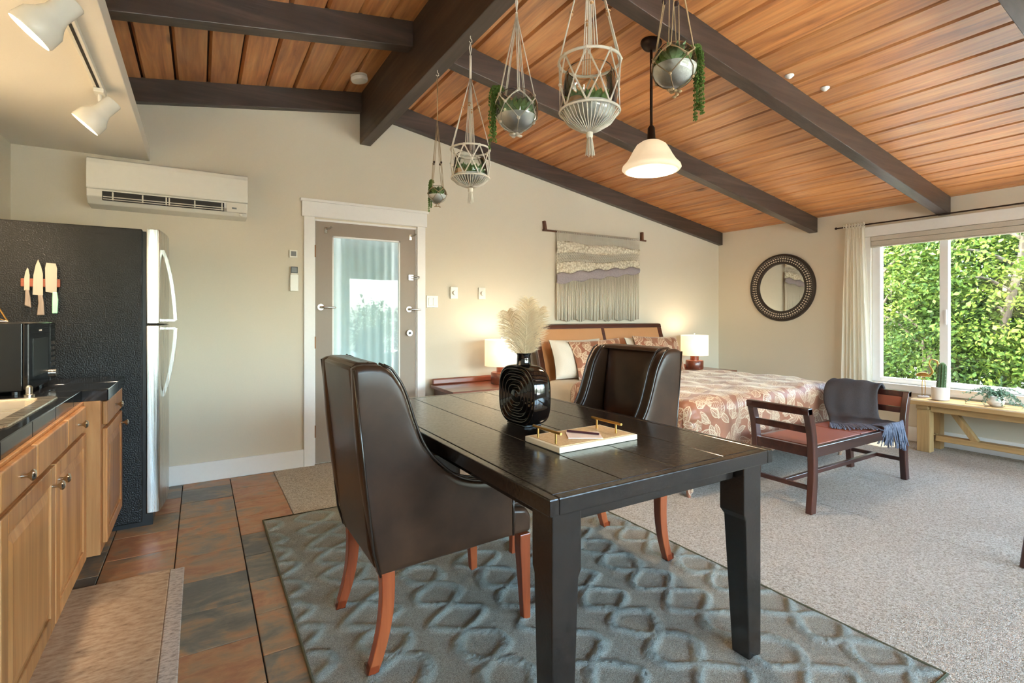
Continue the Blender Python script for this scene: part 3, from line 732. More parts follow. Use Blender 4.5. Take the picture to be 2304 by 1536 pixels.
# ------------------------------------------------------------------ air conditioner
t = thing('air_conditioner', 'white wall-mounted air conditioner above the refrigerator', 'air conditioner', (-.165, BY, 1.98))
ax0, ax1, ay0 = -.636, .306, 4.29
prof = [(BY, 2.288), (ay0 + .03, 2.288), (ay0 + .006, 2.278), (ay0, 2.25), (ay0, 2.085), (ay0 + .012, 2.08)]
MB().prism(prof + [(BY, 2.08)], 0, ax0, ax1).build('front_panel', 'plastic', t, bevel=.006, seg=3)
MB().prism([(BY, 2.078), (ay0 + .004, 2.078), (ay0 + .01, 2.03), (ay0 + .055, 1.985), (BY, 1.975)], 0, ax0 + .002, ax1 - .002).build('lower_housing', 'plastic', t, bevel=.005)
MB().box(ax0 + .085, ax1 - .155, ay0 - .002, ay0 + .02, 2.008, 2.066).build('outlet', 'slot', t)
MB().box(ax0 + .09, ax1 - .16, ay0 - .012, ay0 + .03, 2.026, 2.031).build('louver', 'plastic2', t)
MB().box(ax0 + .09, ax1 - .16, ay0 - .010, ay0 + .03, 2.012, 2.016).build('louver', 'plastic2', t)
for f in (.08, .31, .5, .525, .74, .98):
    x = ax0 + .085 + f * (ax1 - ax0 - .24); MB().box(x - .004, x + .004, ay0 - .008, ay0, 2.01, 2.062).build('louver_strut', 'plastic2', t)
MB().box(ax1 - .14, ax1 - .01, ay0 - .001, ay0 + .02, 2.005, 2.072).build('display_panel', 'plastic2', t, bevel=.002)
MB().box(ax1 - .105, ax1 - .075, ay0 - .003, ay0, 2.028, 2.04).build('indicator', 'greyplastic', t)
MB().ball((ax1 - .045, ay0 + .02, 1.992), .012).build('sensor', 'plastic', t, smooth=180)

# ------------------------------------------------------------------ track lighting
t = thing('track_rail', 'white track light rail under the kitchen soffit', 'light rail', (-.412, 2.3, 2.35))
MB().box(-.43, -.395, 1.2, 3.22, 2.326, 2.35).build('rail', 'plastic', t, bevel=.002)
MB().box(-.418, -.407, 1.22, 3.2, 2.3245, 2.327).build('slot', 'slot', t)
def tracklight(y, label, lit):
    t = thing('track_light', label, 'spotlight', (-.412, y, 2.326), group=None)
    MB().box(-.432, -.392, y - .045, y + .045, 2.306, 2.326).build('adapter', 'plastic', t, bevel=.004)
    MB().tube([(-.412, y, 2.308), (-.412, y, 2.275), (-.402, y, 2.255)], .009, 10).build('stem', 'plastic', t, smooth=60)
    c = Vector((-.415, y, 2.215)); ax = Vector((-.62, .03, -.72)).normalized(); up = ax.orthogonal().normalized(); sd = ax.cross(up)
    def ring(s, r, n=28): return [c + ax * s + (up * math.cos(2 * PI * k / n) + sd * math.sin(2 * PI * k / n)) * r for k in range(n)]
    MB().loft([ring(-.09, .032), ring(-.085, .036), ring(-.02, .037), ring(.005, .046), ring(.03, .062), ring(.075, .066), ring(.082, .062), ring(.07, .058), ring(.03, .05)], True, True).build('head', 'plastic', t, smooth=50)
    MB().loft([ring(.071, .057), ring(.073, .02)], True, True).build('lamp_face', 'trackbulb', t, smooth=40)
    l = bpy.data.lights.new('track_spot', 'SPOT'); l.energy = 45; l.color = (1, .82, .60); l.spot_size = 1.9; l.spot_blend = .7; l.shadow_soft_size = .05
    lo = bpy.data.objects.new('track_spot', l); COL.objects.link(lo); lo.parent = t; p = c + ax * .10; lo.location = p - Vector(TL[t.name])
    lo.rotation_euler = ax.to_track_quat('-Z', 'Y').to_euler()
tracklight(3.14, 'white track spotlight at the wall end of the soffit rail', True)
tracklight(2.21, 'white track spotlight further from the gable wall on the soffit rail', True)

# smoke detector on the left slope
zs = zc(1.06)
t = thing('smoke_detector', 'round white smoke detector beside the ridge beam', 'smoke detector', (1.07, 4.08, zs))
R = Matrix.Rotation(ang2, 3, 'Y')
for nm, pf, mt in (('base', [(.064, 0), (.064, -.014), (.058, -.016)], 'plastic2'), ('cover', [(.056, -.014), (.066, -.02), (.067, -.036), (.06, -.046), (.03, -.05)], 'plastic')):
    b = MB().lathe(pf, (0, 0, 0), 28); b.v = [tuple(Vector((1.07, 4.08, zs)) + R @ Vector(v)) for v in b.v]; b.build(nm, mt, t, smooth=40)

# pendant lamp
PX, PY = 2.43, 2.30
t = thing('pendant_lamp', 'bell-shaped frosted glass pendant lamp on a bronze stem', 'pendant lamp', (PX, PY, 2.14))
b = MB().lathe([(.02, -.05), (.05, -.035), (.066, -.01), (.066, .012)], (0, 0, 0), 24); R = Matrix.Rotation(ang, 3, 'Y'); b.v = [tuple(Vector((PX, PY, zc(PX))) + R @ Vector(v)) for v in b.v]; b.build('canopy', 'bronze', t, smooth=40)
MB().cyl((PX, PY, zc(PX) - .03), (PX, PY, 2.42), .009, 12).build('stem', 'bronze', t, smooth=60)
MB().lathe([(.012, 2.44), (.022, 2.425), (.026, 2.36), (.034, 2.335), (.03, 2.33)], (PX, PY, 0), 20).build('socket_cup', 'bronze', t, smooth=50)
pf = [(.03, 2.342), (.06, 2.335), (.09, 2.315), (.112, 2.28), (.13, 2.245), (.152, 2.21), (.176, 2.185), (.180, 2.170), (.170, 2.158), (.150, 2.152)]
MB().lathe(pf, (PX, PY, 0), 40, cap=False).build('glass_shade', 'frost', t, smooth=180, solid=.004)
MB().ball((PX, PY, 2.25), .035, 14, 8, (1, 1, 1.2)).build('bulb', 'bulb', t, smooth=180)
l = bpy.data.lights.new('pendant_light', 'POINT'); l.energy = 16; l.color = (1, .82, .60); l.shadow_soft_size = .05
lo = bpy.data.objects.new('pendant_light', l); COL.objects.link(lo); lo.parent = t; lo.location = (0, 0, .03)

# hook ends on the plank ceiling
for k, (x, y) in enumerate(((3.30, 1.92), (3.58, 1.84))):
    o = MB().lathe([(.028, 0), (.028, -.006), (.012, -.02), (.004, -.024)], (x, y, zc(x)), 14).build('ceiling_patch', 'whiteceramic', smooth=50)
    tag(o, 'small pale blank cap screwed to the cedar planks', 'ceiling cap', 'blank caps on the planks')

# ------------------------------------------------------------------ wall plates
def plate(name, label, cat, x0, x1, z0, z1, mat='plastic', dep=.012):
    t = thing(name, label, cat, ((x0 + x1) / 2, BY, z0)); MB().box(x0, x1, BY - dep, BY, z0, z1).build('plate', mat, t, bevel=.003); return t
t = plate('thermostat', 'small square white sensor above the remote holder', 'sensor', .618, .678, 1.715, 1.776, 'plastic', .018)
MB().box(.630, .668, BY - .021, BY - .017, 1.726, 1.766).build('screen', 'greyplastic', t, bevel=.003)
t = thing('remote_holder', 'white wall holder with air conditioner remote beside door', 'remote control', (.65, BY, 1.44))
MB().box(.622, .684, BY - .028, BY, 1.443, 1.575).build('holder', 'plastic', t, bevel=.004)
q = MB().box(.627, .679, BY - .024, BY - .006, 1.47, 1.642).build('remote', 'plastic2', t, bevel=.004)
c = MB().box(.627, .679, BY - .027, BY - .023, 1.588, 1.64).build('screen_bezel', 'darkplastic', t, bevel=.002); c.parent = q
c = MB().box(.633, .673, BY - .029, BY - .026, 1.594, 1.634).build('screen', 'greyplastic', t); c.parent = q
t = plate('switch_plate', 'white double rocker switch plate beside the door casing', 'light switch', 1.80, 1.915, 1.318, 1.43)
for x in (1.835, 1.88): MB().box(x - .016, x + .016, BY - .017, BY - .011, 1.338, 1.41).build('rocker', 'plastic', t, bevel=.002)
for x0, lb in ((2.04, 'white dimmer dial plate beside the double switch'), (2.342, 'white dimmer dial plate nearer the bed')):
    t = plate('dimmer_dial', lb, 'dimmer switch', x0, x0 + .076, 1.405, 1.52, dep=.02)
    MB().cyl((x0 + .04, BY - .018, 1.462), (x0 + .04, BY - .045, 1.462), .022, 20).build('dial', 'plastic', t, smooth=40)

# ------------------------------------------------------------------ refrigerator
t = thing('refrigerator', 'black refrigerator with stainless steel doors beside the counter', 'refrigerator', (-.6, 4.06, 0))
MB().box(-1.0, -.290, 3.70, 4.43, .03, 1.752).build('body', 'fridge', t, bevel=.006)
MB().box(-.29, -.272, 3.715, 4.42, .06, 1.74).build('gasket', 'darkplastic', t)
MB().box(-.95, -.24, 3.72, 4.41, 0, .07).build('kick_grille', 'darkplastic', t)
def fdoor(z0, z1):
    P = []
    poly = [(-.270, 3.702), (-.222, 3.702), (-.206, 3.712)] + [(-.206 + .03 * math.sin(PI * k / 8), 3.712 + .70 * k / 8) for k in range(1, 8)] + [(-.206, 4.414), (-.222, 4.424), (-.270, 4.424)]
    return MB().prism(poly, 2, z0, z1).build('door', 'steel', t, bevel=.004, smooth=35)
d1 = fdoor(1.196, 1.757); d2 = fdoor(.075, 1.186)
for dd, pts in ((d1, [(-.196, 3.80, 1.645), (-.175, 3.80, 1.58), (-.150, 3.80, 1.45), (-.135, 3.80, 1.30), (-.130, 3.80, 1.215)]), (d2, [(-.130, 3.80, 1.165), (-.134, 3.80, 1.08), (-.150, 3.80, .95), (-.172, 3.80, .83), (-.196, 3.80, .75)])):
    b = MB(); pc = catmull(pts, 6); n = len(pc)
    b.loft([[(p.x - .009, p.y - .014, p.z), (p.x + .009, p.y - .014, p.z), (p.x + .011, p.y, p.z), (p.x + .009, p.y + .014, p.z), (p.x - .009, p.y + .014, p.z)] for p in pc])
    e = pts[-1] if dd is d1 else pts[0]; b.bar((-.20, 3.80, e[2]), (e[0], 3.80, e[2]), .028, .014)
    c = b.build('handle', 'steel', t, smooth=50); c.parent = dd

# magnetic strip and knives on the refrigerator side
FY = 3.70
tag(MB().box(-.815, -.655, FY - .018, FY - .0005, 1.398, 1.442).build('magnetic_strip', 'strip', bevel=.003), 'red-brown wooden magnetic knife strip on the refrigerator side', 'knife rack')
def knife(label, blade, handle, hmat, y=FY - .019):
    xs = [p[0] for p in blade]; t = thing('kitchen_knife', label, 'knife', (sum(xs) / len(xs), y, min(p[1] for p in handle)), group=None)
    MB().prism(blade, 1, y - .0025, y - .0005).build('blade', 'blade', t, bevel=.0006, seg=1)
    MB().prism(handle, 1, y - .012, y + .004).build('handle', hmat, t, bevel=.004, seg=2)
kz = lambda x0, pts: [(x0 + a, z) for a, z in pts]
knife('small paring knife with grey grained handle on the strip', kz(-.800, [(0, 1.378), (.022, 1.378), (.0225, 1.46), (.018, 1.492), (.013, 1.50), (.005, 1.475), (0, 1.44)]), kz(-.797, [(.003, 1.383), (.016, 1.383), (.022, 1.34), (.026, 1.285), (.000, 1.298), (.002, 1.34)]), 'greywood')
knife('long chef knife with grey grained handle on the strip', kz(-.766, [(0, 1.356), (.042, 1.352), (.042, 1.47), (.034, 1.51), (.022, 1.546), (.012, 1.515), (.003, 1.46)]), kz(-.766, [(.022, 1.356), (.040, 1.356), (.046, 1.31), (.049, 1.245), (.018, 1.245), (.024, 1.31)]), 'greywood')
knife('cleaver with pale mint handle on the strip', kz(-.716, [(.002, 1.372), (.048, 1.364), (.050, 1.50), (.044, 1.527), (.005, 1.530), (0, 1.50)]), kz(-.716, [(.032, 1.372), (.050, 1.372), (.055, 1.33), (.052, 1.255), (.030, 1.255), (.030, 1.32)]), 'mint')

# ------------------------------------------------------------------ counter, cabinets, sink
t = thing('countertop', 'black tiled countertop running beside the refrigerator', 'countertop', (-.7, 1.5, .87))
CX = -.45; SKY0, SKY1, SKX0, SKX1 = 2.07, 2.73, -.96, -.53
b = MB()
b.box(LX + .001, CX - .012, -1.5, SKY0, .862, .903).box(LX + .001, SKX0, SKY0, SKY1, .862, .903).box(SKX1, CX - .012, SKY0, SKY1, .862, .903)
b.box(LX + .001, CX - .012, SKY1, 2.95, .862, .903).box(LX + .001, -.367, 2.95, 3.54, .862, .903)
b.build('substrate', 'grout', t)
def ctile(x0, x1, y0, y1): MB().box(x0 + .0012, x1 - .0012, y0 + .0012, y1 - .0012, .903, .911).build('tile', 'blacktile', t, bevel=.0015, seg=1)
def edge(bx): MB().box(*bx).build('edge_tile', 'blacktile', t, bevel=.003)
ys = [-1.5 + .305 * i for i in range(12)] + [SKY0]
for a, c in zip(ys[:-1], ys[1:]):
    if c <= a: continue
    for x0, x1 in ((LX + .002, -.75), (-.75, CX)): ctile(x0, x1, a, min(c, SKY0))
for a, c in ((SKY0, 2.40), (2.40, SKY1)): ctile(SKX1 , CX, a, c); ctile(LX + .002, SKX0, a, c)
for x0, x1 in ((LX + .002, -.75), (-.75, CX)): ctile(x0, x1, SKY1, 2.95)
for x0, x1 in ((LX + .002, -.80), (-.80, -.56), (-.56, -.355)):
    for a, c in ((2.95, 3.245), (3.245, 3.54)): ctile(x0, x1, a, c)
y = -1.5
while y < 2.9:
    y2 = min(y + .305, 2.945); edge((CX - .012, CX, y + .001, y2 - .001, .858, .9105)); y += .305
for a, c in ((2.936, 3.245), (3.245, 3.54)): edge((-.367, -.355, a + .001, c - .001, .858, .9105))
edge((CX - .001, -.357, 2.936, 2.949, .858, .9105))

def panel_door(t, x, y0, y1, z0, z1, knob, name='door'):
    # raised panel door facing +x: stiles, rails and centre panel in one leaf, knob as sub-part
    dth = .019
    b = MB().box(x, x + dth * .62, y0, y1, z0, z1)
    s = .055
    for bx in ((y0, y0 + s, z0, z1), (y1 - s, y1, z0, z1), (y0 + s, y1 - s, z0, z0 + s), (y0 + s, y1 - s, z1 - s, z1)): b.box(x + dth * .5, x + dth, bx[0] + .0002, bx[1] - .0002, bx[2] + .0002, bx[3] - .0002)
    o = b.build(name, 'alder', t, bevel=.003)
    a = s + .012; q = s + .04
    pv = [[(x + dth * .62, y0 + a, z0 + a), (x + dth * .62, y1 - a, z0 + a), (x + dth * .62, y1 - a, z1 - a), (x + dth * .62, y0 + a, z1 - a)], [(x + dth * .95, y0 + q, z0 + q), (x + dth * .95, y1 - q, z0 + q), (x + dth * .95, y1 - q, z1 - q), (x + dth * .95, y0 + q, z1 - q)]]
    c = MB().loft(pv).build('raised_panel', 'alder', t); c.parent = o
    if knob: mkknob(t, x + dth, knob[0], knob[1], o)
    return o
def mkknob(t, x, y, z, par):
    b = MB(); pf = [(.006, 0), (.0055, .012), (.009, .018), (.015, .022), (.016, .026), (.012, .031), (.004, .033)]
    n = 14; b.loft([[(x + h, y + r * math.cos(2 * PI * k / n), z + r * math.sin(2 * PI * k / n)) for k in range(n)] for r, h in pf])
    c = b.build('knob', 'chrome', t, smooth=50); c.parent = par
def drawer(t, x, y0, y1, z0, z1, knob=True):
    o = MB().box(x, x + .019, y0, y1, z0, z1).build('drawer', 'alder', t, bevel=.005, seg=3)
    if knob: mkknob(t, x + .019, (y0 + y1) / 2, (z0 + z1) / 2, o)
CF = -.44
def carcass(t, x, y0, y1, toe=.075):
    MB().box(LX + .002, x, y0, y1, .165, .861).build('body', 'alder', t, bevel=.002)
    MB().box(LX + .002, x - toe, y0, y1, 0, .165).build('toe_kick', 'alder', t)
t = thing('base_cabinet', 'alder sink cabinet with two panel doors under the steel sink', 'cabinet', (-.74, 2.28, 0))
b = MB().box(LX + .002, CF, 1.721, 2.93, .165, .70).box(CF - .02, CF, 1.721, 2.93, .70, .861).box(LX + .002, CF - .02, 1.721, 1.74, .70, .861).box(LX + .002, CF - .02, 2.911, 2.93, .70, .861); b.build('body', 'alder', t, bevel=.002)
MB().box(LX + .002, CF - .075, 1.721, 2.93, 0, .165).build('toe_kick', 'alder', t)
panel_door(t, CF, 1.745, 2.30, .185, .735, (2.262, .672)); panel_door(t, CF, 2.315, 2.86, .185, .735, (2.352, .672))
drawer(t, CF, 1.745, 2.07, .75, .852); drawer(t, CF, 2.085, 2.50, .75, .852, False); drawer(t, CF, 2.515, 2.86, .75, .852)
t = thing('base_cabinet', 'alder end cabinet standing proud beside the refrigerator', 'cabinet', (-.7, 3.23, 0))
carcass(t, -.383, 2.935, 3.53, .132)
panel_door(t, -.383, 2.985, 3.51, .20, .725, (3.47, .665)); drawer(t, -.383, 2.985, 3.51, .742, .85)
t = thing('base_cabinet', 'alder cabinet on the far side of the sink cabinet from the refrigerator', 'cabinet', (-.74, 1.3, 0))
carcass(t, CF, .72, 1.719)
panel_door(t, CF, .74, 1.215, .185, .735, (1.18, .672)); panel_door(t, CF, 1.23, 1.70, .185, .735, (1.265, .672)); drawer(t, CF, .74, 1.215, .75, .852); drawer(t, CF, 1.23, 1.70, .75, .852)
t = thing('base_cabinet', 'alder cabinet at the open end of the counter', 'cabinet', (-.74, -.4, 0))
carcass(t, CF, -1.49, .718)
for k in range(4):
    y0 = -1.47 + k * .547; panel_door(t, CF, y0, y0 + .53, .185, .735, (y0 + (.49 if k % 2 == 0 else .04), .672)); drawer(t, CF, y0, y0 + .53, .75, .852)
t = thing('kitchen_sink', 'stainless steel drop-in sink in the black counter', 'sink', (-.74, 2.4, .74))
def rr(x0, x1, y0, y1, r, z, n=5):
    out = []
    for cx, cy, a0 in ((x1 - r, y1 - r, 0), (x0 + r, y1 - r, PI / 2), (x0 + r, y0 + r, PI), (x1 - r, y0 + r, 1.5 * PI)):
        for k in range(n + 1): a = a0 + PI / 2 * k / n; out.append((cx + r * math.cos(a), cy + r * math.sin(a), z))
    return out
MB().loft([rr(-.985, -.488, 2.045, 2.755, .05, .9115), rr(-.983, -.490, 2.047, 2.753, .05, .9165), rr(-.955, -.535, 2.075, 2.725, .05, .9165), rr(-.948, -.542, 2.082, 2.718, .05, .905), rr(-.94, -.55, 2.09, 2.71, .06, .76), rr(-.90, -.59, 2.13, 2.67, .04, .745)], True, False).build('basin', 'sinksteel', t, smooth=40)
MB().lathe([(.001, .7455), (.04, .747), (.045, .751)], (-.745, 2.4, 0), 20).build('drain', 'chrome', t)
MB().add(rr(-.90, -.59, 2.13, 2.67, .04, .745), [tuple(range(24))]).build('basin_floor', 'sinksteel', t)
o = MB().lathe([(.018, .911), (.018, .918), (.012, .922), (.012, .95), (.006, .957)], (-.60, 2.83, 0), 16).build('soap_pump', 'chrome', smooth=40)
tag(o, 'short chrome cap standing on the counter behind the sink corner', 'faucet cap')

# microwave
t = thing('microwave_oven', 'black microwave oven on the counter against the refrigerator', 'microwave', (-.81, 3.11, .911))
mx0, mx1, my0, my1, mz0, mz1 = -1.01, -.632, 2.885, 3.345, .926, 1.213
MB().box(mx0, mx1, my0, my1, mz0, mz1).build('case', 'microcase', t, bevel=.005)
dr = MB().box(mx1 + .001, mx1 + .02, my0, my1 - .105, mz0 + .004, mz1 - .003).build('door', 'blackgloss', t, bevel=.004)
c = MB().box(mx1 + .019, mx1 + .0215, my0 + .06, my1 - .15, mz0 + .055, mz1 - .07).build('door_window', 'greyplastic', t); c.data.materials[0] = plain('microwave_mesh', (46, 50, 48), .2); c.parent = dr
c = MB().box(mx1 + .02, mx1 + .0212, my0 + .16, my0 + .20, mz1 - .038, mz1 - .032).build('logo_mark', 'plastic2', t); c.parent = dr
cp = MB().box(mx1 + .001, mx1 + .02, my1 - .103, my1, mz0 + .004, mz1 - .003).build('control_panel', 'blackgloss', t, bevel=.004)
for r in range(5):
    for q in range(3):
        c = MB().box(mx1 + .0195, mx1 + .0215, my1 - .088 + q * .027, my1 - .070 + q * .027, mz0 + .075 + r * .026, mz0 + .09 + r * .026).build('button', 'slot', t); c.parent = cp
c = MB().cyl((mx1 + .02, my1 - .05, mz0 + .04), (mx1 + .034, my1 - .05, mz0 + .04), .018, 18).build('dial', 'chrome', t, smooth=40); c.parent = cp
for x in (mx0 + .04, mx1 - .03):
    for y in (my0 + .04, my1 - .04): MB().cyl((x, y, .9112), (x, y, .927), .014, 10).build('foot', 'darkplastic', t)

# gold wire terrarium on the microwave
t = thing('wire_terrarium', 'gold wire pyramid terrarium on top of the microwave', 'ornament', (-.80, 3.0, 1.2135))
B0 = Vector((-.80, 3.0, 1.219)); bx = [B0 + Vector((.105 * math.cos(a), .105 * math.sin(a), 0)) for a in (-.25, 1.32, 2.89, 4.46)]; ap = B0 + Vector((-.01, 0, .225)); mid = [B0 + (p - B0) * .55 + Vector((0, 0, .06)) for p in bx]
b = MB()
for i in range(4):
    b.tube([bx[i], bx[(i + 1) % 4]], .0028, 6); b.tube([bx[i], ap], .0028, 6)
b.tube([bx[0], mid[2]], .002, 6); b.tube([bx[1], mid[3]], .002, 6)
b.build('wire_frame', 'gold', t, smooth=60)
MB().lathe([(.005, 1.2165), (.085, 1.2165), (.085, 1.222), (.005, 1.222)], (-.80, 3.0, 0), 4).build('base_plate', 'gold', t)
MB().ball((-.80, 3.0, 1.285), .032, 14, 8).build('glass_ball', 'bowlglass', t, smooth=180)
MB().lathe([(.012, 1.222), (.016, 1.25), (.02, 1.256)], (-.80, 3.0, 0), 12).build('stand', 'gold', t)

# kitchen mat
t = thing('kitchen_mat', 'tan cushioned kitchen mat on the slate tiles', 'mat', (-.27, 2.1, 0))
MB().box(-.508, -.125, 1.1, 3.0, .001, .010).build('mat_field', 'mat', t, bevel=.004)
MB().box(-.124, -.065, 1.1, 2.993, .001, .009).build('mat_border', 'matedge', t, bevel=.004)

# ------------------------------------------------------------------ rug
RUX0, RUX1, RUY0, RUY1 = .325, 2.195, .725, 3.41
nx, ny = 230, 330
xs = np.linspace(RUX0, RUX1, nx); ys_ = np.linspace(RUY0, RUY1, ny); GX, GY = np.meshgrid(xs, ys_, indexing='ij')
jx = .012 * np.sin(GY * 23 + GX * 11) + .008 * np.sin(GY * 41 - GX * 17); w_, P_, A_ = .30, .40, .10
hh = np.zeros_like(GX)
for sg in (1, -1):
    ph = GX + jx - sg * A_ * np.sin(2 * PI * GY / P_)
    dd = np.abs((ph / w_ + .5) % 1 - .5) * w_
    sl_ = np.sqrt(1 + (A_ * 2 * PI / P_ * np.cos(2 * PI * GY / P_)) ** 2)
    dd = dd / sl_
    hh = np.maximum(hh, np.clip(1 - (dd / .026) ** 2, 0, 1) ** .8)
edge_ = np.minimum(np.minimum(GX - RUX0, RUX1 - GX), np.minimum(GY - RUY0, RUY1 - GY))
hh *= np.clip(edge_ / .02, 0, 1)
nz = RNG.normal(0, 1, GX.shape)
Z = .010 + .0085 * hh + .0011 * nz * (.4 + hh)
V = np.stack([GX - 1.26, GY - 2.07, Z], -1).reshape(-1, 3)
ii, jj = np.meshgrid(np.arange(nx - 1), np.arange(ny - 1), indexing='ij'); q = (ii * ny + jj).ravel()
Fq = np.stack([q, q + ny, q + ny + 1, q + 1], 1)
me = bpy.data.meshes.new('pile'); me.from_pydata(V.tolist(), [], Fq.tolist()); me.polygons.foreach_set('use_smooth', [True] * len(me.polygons))
at = me.attributes.new('pile', 'FLOAT', 'POINT'); at.data.foreach_set('value', hh.ravel().astype(np.float32)); me.materials.append(X['rug'])
t = thing('area_rug', 'blue-grey trellis pile rug under the black dining table', 'rug', (1.26, 2.07, 0))
o = bpy.data.objects.new('pile', me); COL.objects.link(o); o.parent = t
MB().box(RUX0, RUX1, RUY0, RUY1, .0045, .0065).build('backing', 'rugedge', t)
b = MB(); b.tube([(RUX0, RUY0, .010), (RUX1, RUY0, .010), (RUX1, RUY1, .010), (RUX0, RUY1, .010)], .006, 8, True)
b.build('binding', 'rugedge', t, smooth=60)
RUGZ = .012

# ------------------------------------------------------------------ dining table
t = thing('dining_table', 'black lacquered plank-top dining table on the blue-grey rug', 'table', (1.275, 1.99, RUGZ))
TX0, TX1, TY0, TY1, TZ = .782, 1.772, 1.092, 2.89, .76
jn = [TX0 + .032, 1.066, 1.30, 1.535, TX1 - .032]
for a, c in zip(jn[:-1], jn[1:]): MB().box(a + .0012, c - .0012, TY0 + .0335, TY1 - .0335, TZ - .045, TZ).build('plank', 'table', t, bevel=.0025)
MB().box(TX0, TX0 + .0308, TY0, TY1, TZ - .048, TZ).build('edge_board', 'table', t, bevel=.004)
MB().box(TX1 - .0308, TX1, TY0, TY1, TZ - .048, TZ).build('edge_board', 'table', t, bevel=.004)
for y0, y1 in ((TY0, TY0 + .0325), (TY1 - .0325, TY1)): MB().box(TX0 + .0312, TX1 - .0312, y0, y1, TZ - .048, TZ).build('edge_board', 'table', t, bevel=.004)
ai = .045
for bx in ((TX0 + ai + .09, TX1 - ai - .09, TY0 + ai + .02, TY0 + ai + .045), (TX0 + ai + .09, TX1 - ai - .09, TY1 - ai - .045, TY1 - ai - .02), (TX0 + ai + .02, TX0 + ai + .045, TY0 + ai + .09, TY1 - ai - .09), (TX1 - ai - .045, TX1 - ai - .02, TY0 + ai + .09, TY1 - ai - .09)):
    MB().box(*bx, TZ - .102, TZ - .048).build('apron', 'table', t, bevel=.003)
for sx in (0, 1):
    for sy in (0, 1):
        # square legs, tapered on the inner faces below the apron block
        xo_ = TX0 + .028 if not sx else TX1 - .028; yo_ = TY0 + .028 if not sy else TY1 - .028; ux = -1 if sx else 1; uy = -1 if sy else 1
        def sq(w, z): return [(xo_, yo_, z), (xo_ + ux * w, yo_, z), (xo_ + ux * w, yo_ + uy * w, z), (xo_, yo_ + uy * w, z)]
        MB().loft([sq(.070, RUGZ), sq(.090, .515), sq(.100, .535), sq(.100, TZ - .048)]).build('leg', 'table', t, bevel=.004)

# ------------------------------------------------------------------ dining chairs
def wing(curve, ya, yb, r=.014):
    # padded side panel ruled between its straight lower edge and its swooping upper edge
    T = [Vector((p[0], p[1])) for p in curve]; L = [0]
    for a, b_ in zip(T[:-1], T[1:]): L.append(L[-1] + (b_ - a).length)
    def top(s):
        q = s * L[-1]
        for i in range(len(T) - 1):
            if q <= L[i + 1] + 1e-9: return T[i].lerp(T[i + 1], (q - L[i]) / max(1e-9, L[i + 1] - L[i]))
        return T[-1]
    ed = [0, .004, .010, .018]; S = ed + [.018 + .964 * k / 34 for k in range(1, 34)] + [1 - e for e in reversed(ed)]
    Hs = [0, .008, .020, .035] + [.035 + .93 * k / 12 for k in range(1, 12)] + [.965, .980, .992, 1]
    rim = [r, r * .42, r * .12, 0]
    def off(i, n): k = min(i, n - 1 - i); return rim[k] if k < 4 else 0
    A, B = [], []
    for i, s in enumerate(S):
        bt = Vector((-.306, .337)).lerp(Vector((.228, .36)), s); tp = top(s); ra, rb = [], []
        if s < .3: bt = Vector((-.306 - .0 * s, .337)).lerp(Vector((.228, .36)), s)
        for j, h in enumerate(Hs):
            p = bt.lerp(tp, h); p.x -= .018 * math.sin(PI * h) * (1 - s) ** 6; o = max(off(i, len(S)), off(j, len(Hs)))
            bul = .006 * math.sin(PI * s) * math.sin(PI * h)
            ra.append((p.x, ya + o - bul, p.y)); rb.append((p.x, yb - o + bul, p.y))
        A.append(ra); B.append(rb)
    m_ = MB().grid(A); nb = len(m_.v); m_.grid(B); nv = len(Hs); nu = len(S)
    loop = [(i, 0) for i in range(nu)] + [(nu - 1, j) for j in range(1, nv)] + [(i, nv - 1) for i in range(nu - 2, -1, -1)] + [(0, j) for j in range(nv - 2, 0, -1)]
    for k in range(len(loop)):
        a, b_ = loop[k], loop[(k + 1) % len(loop)]; ia, ib = a[0] * nv + a[1], b_[0] * nv + b_[1]
        m_.f.append((ia, ib, nb + ib, nb + ia))
    return m_
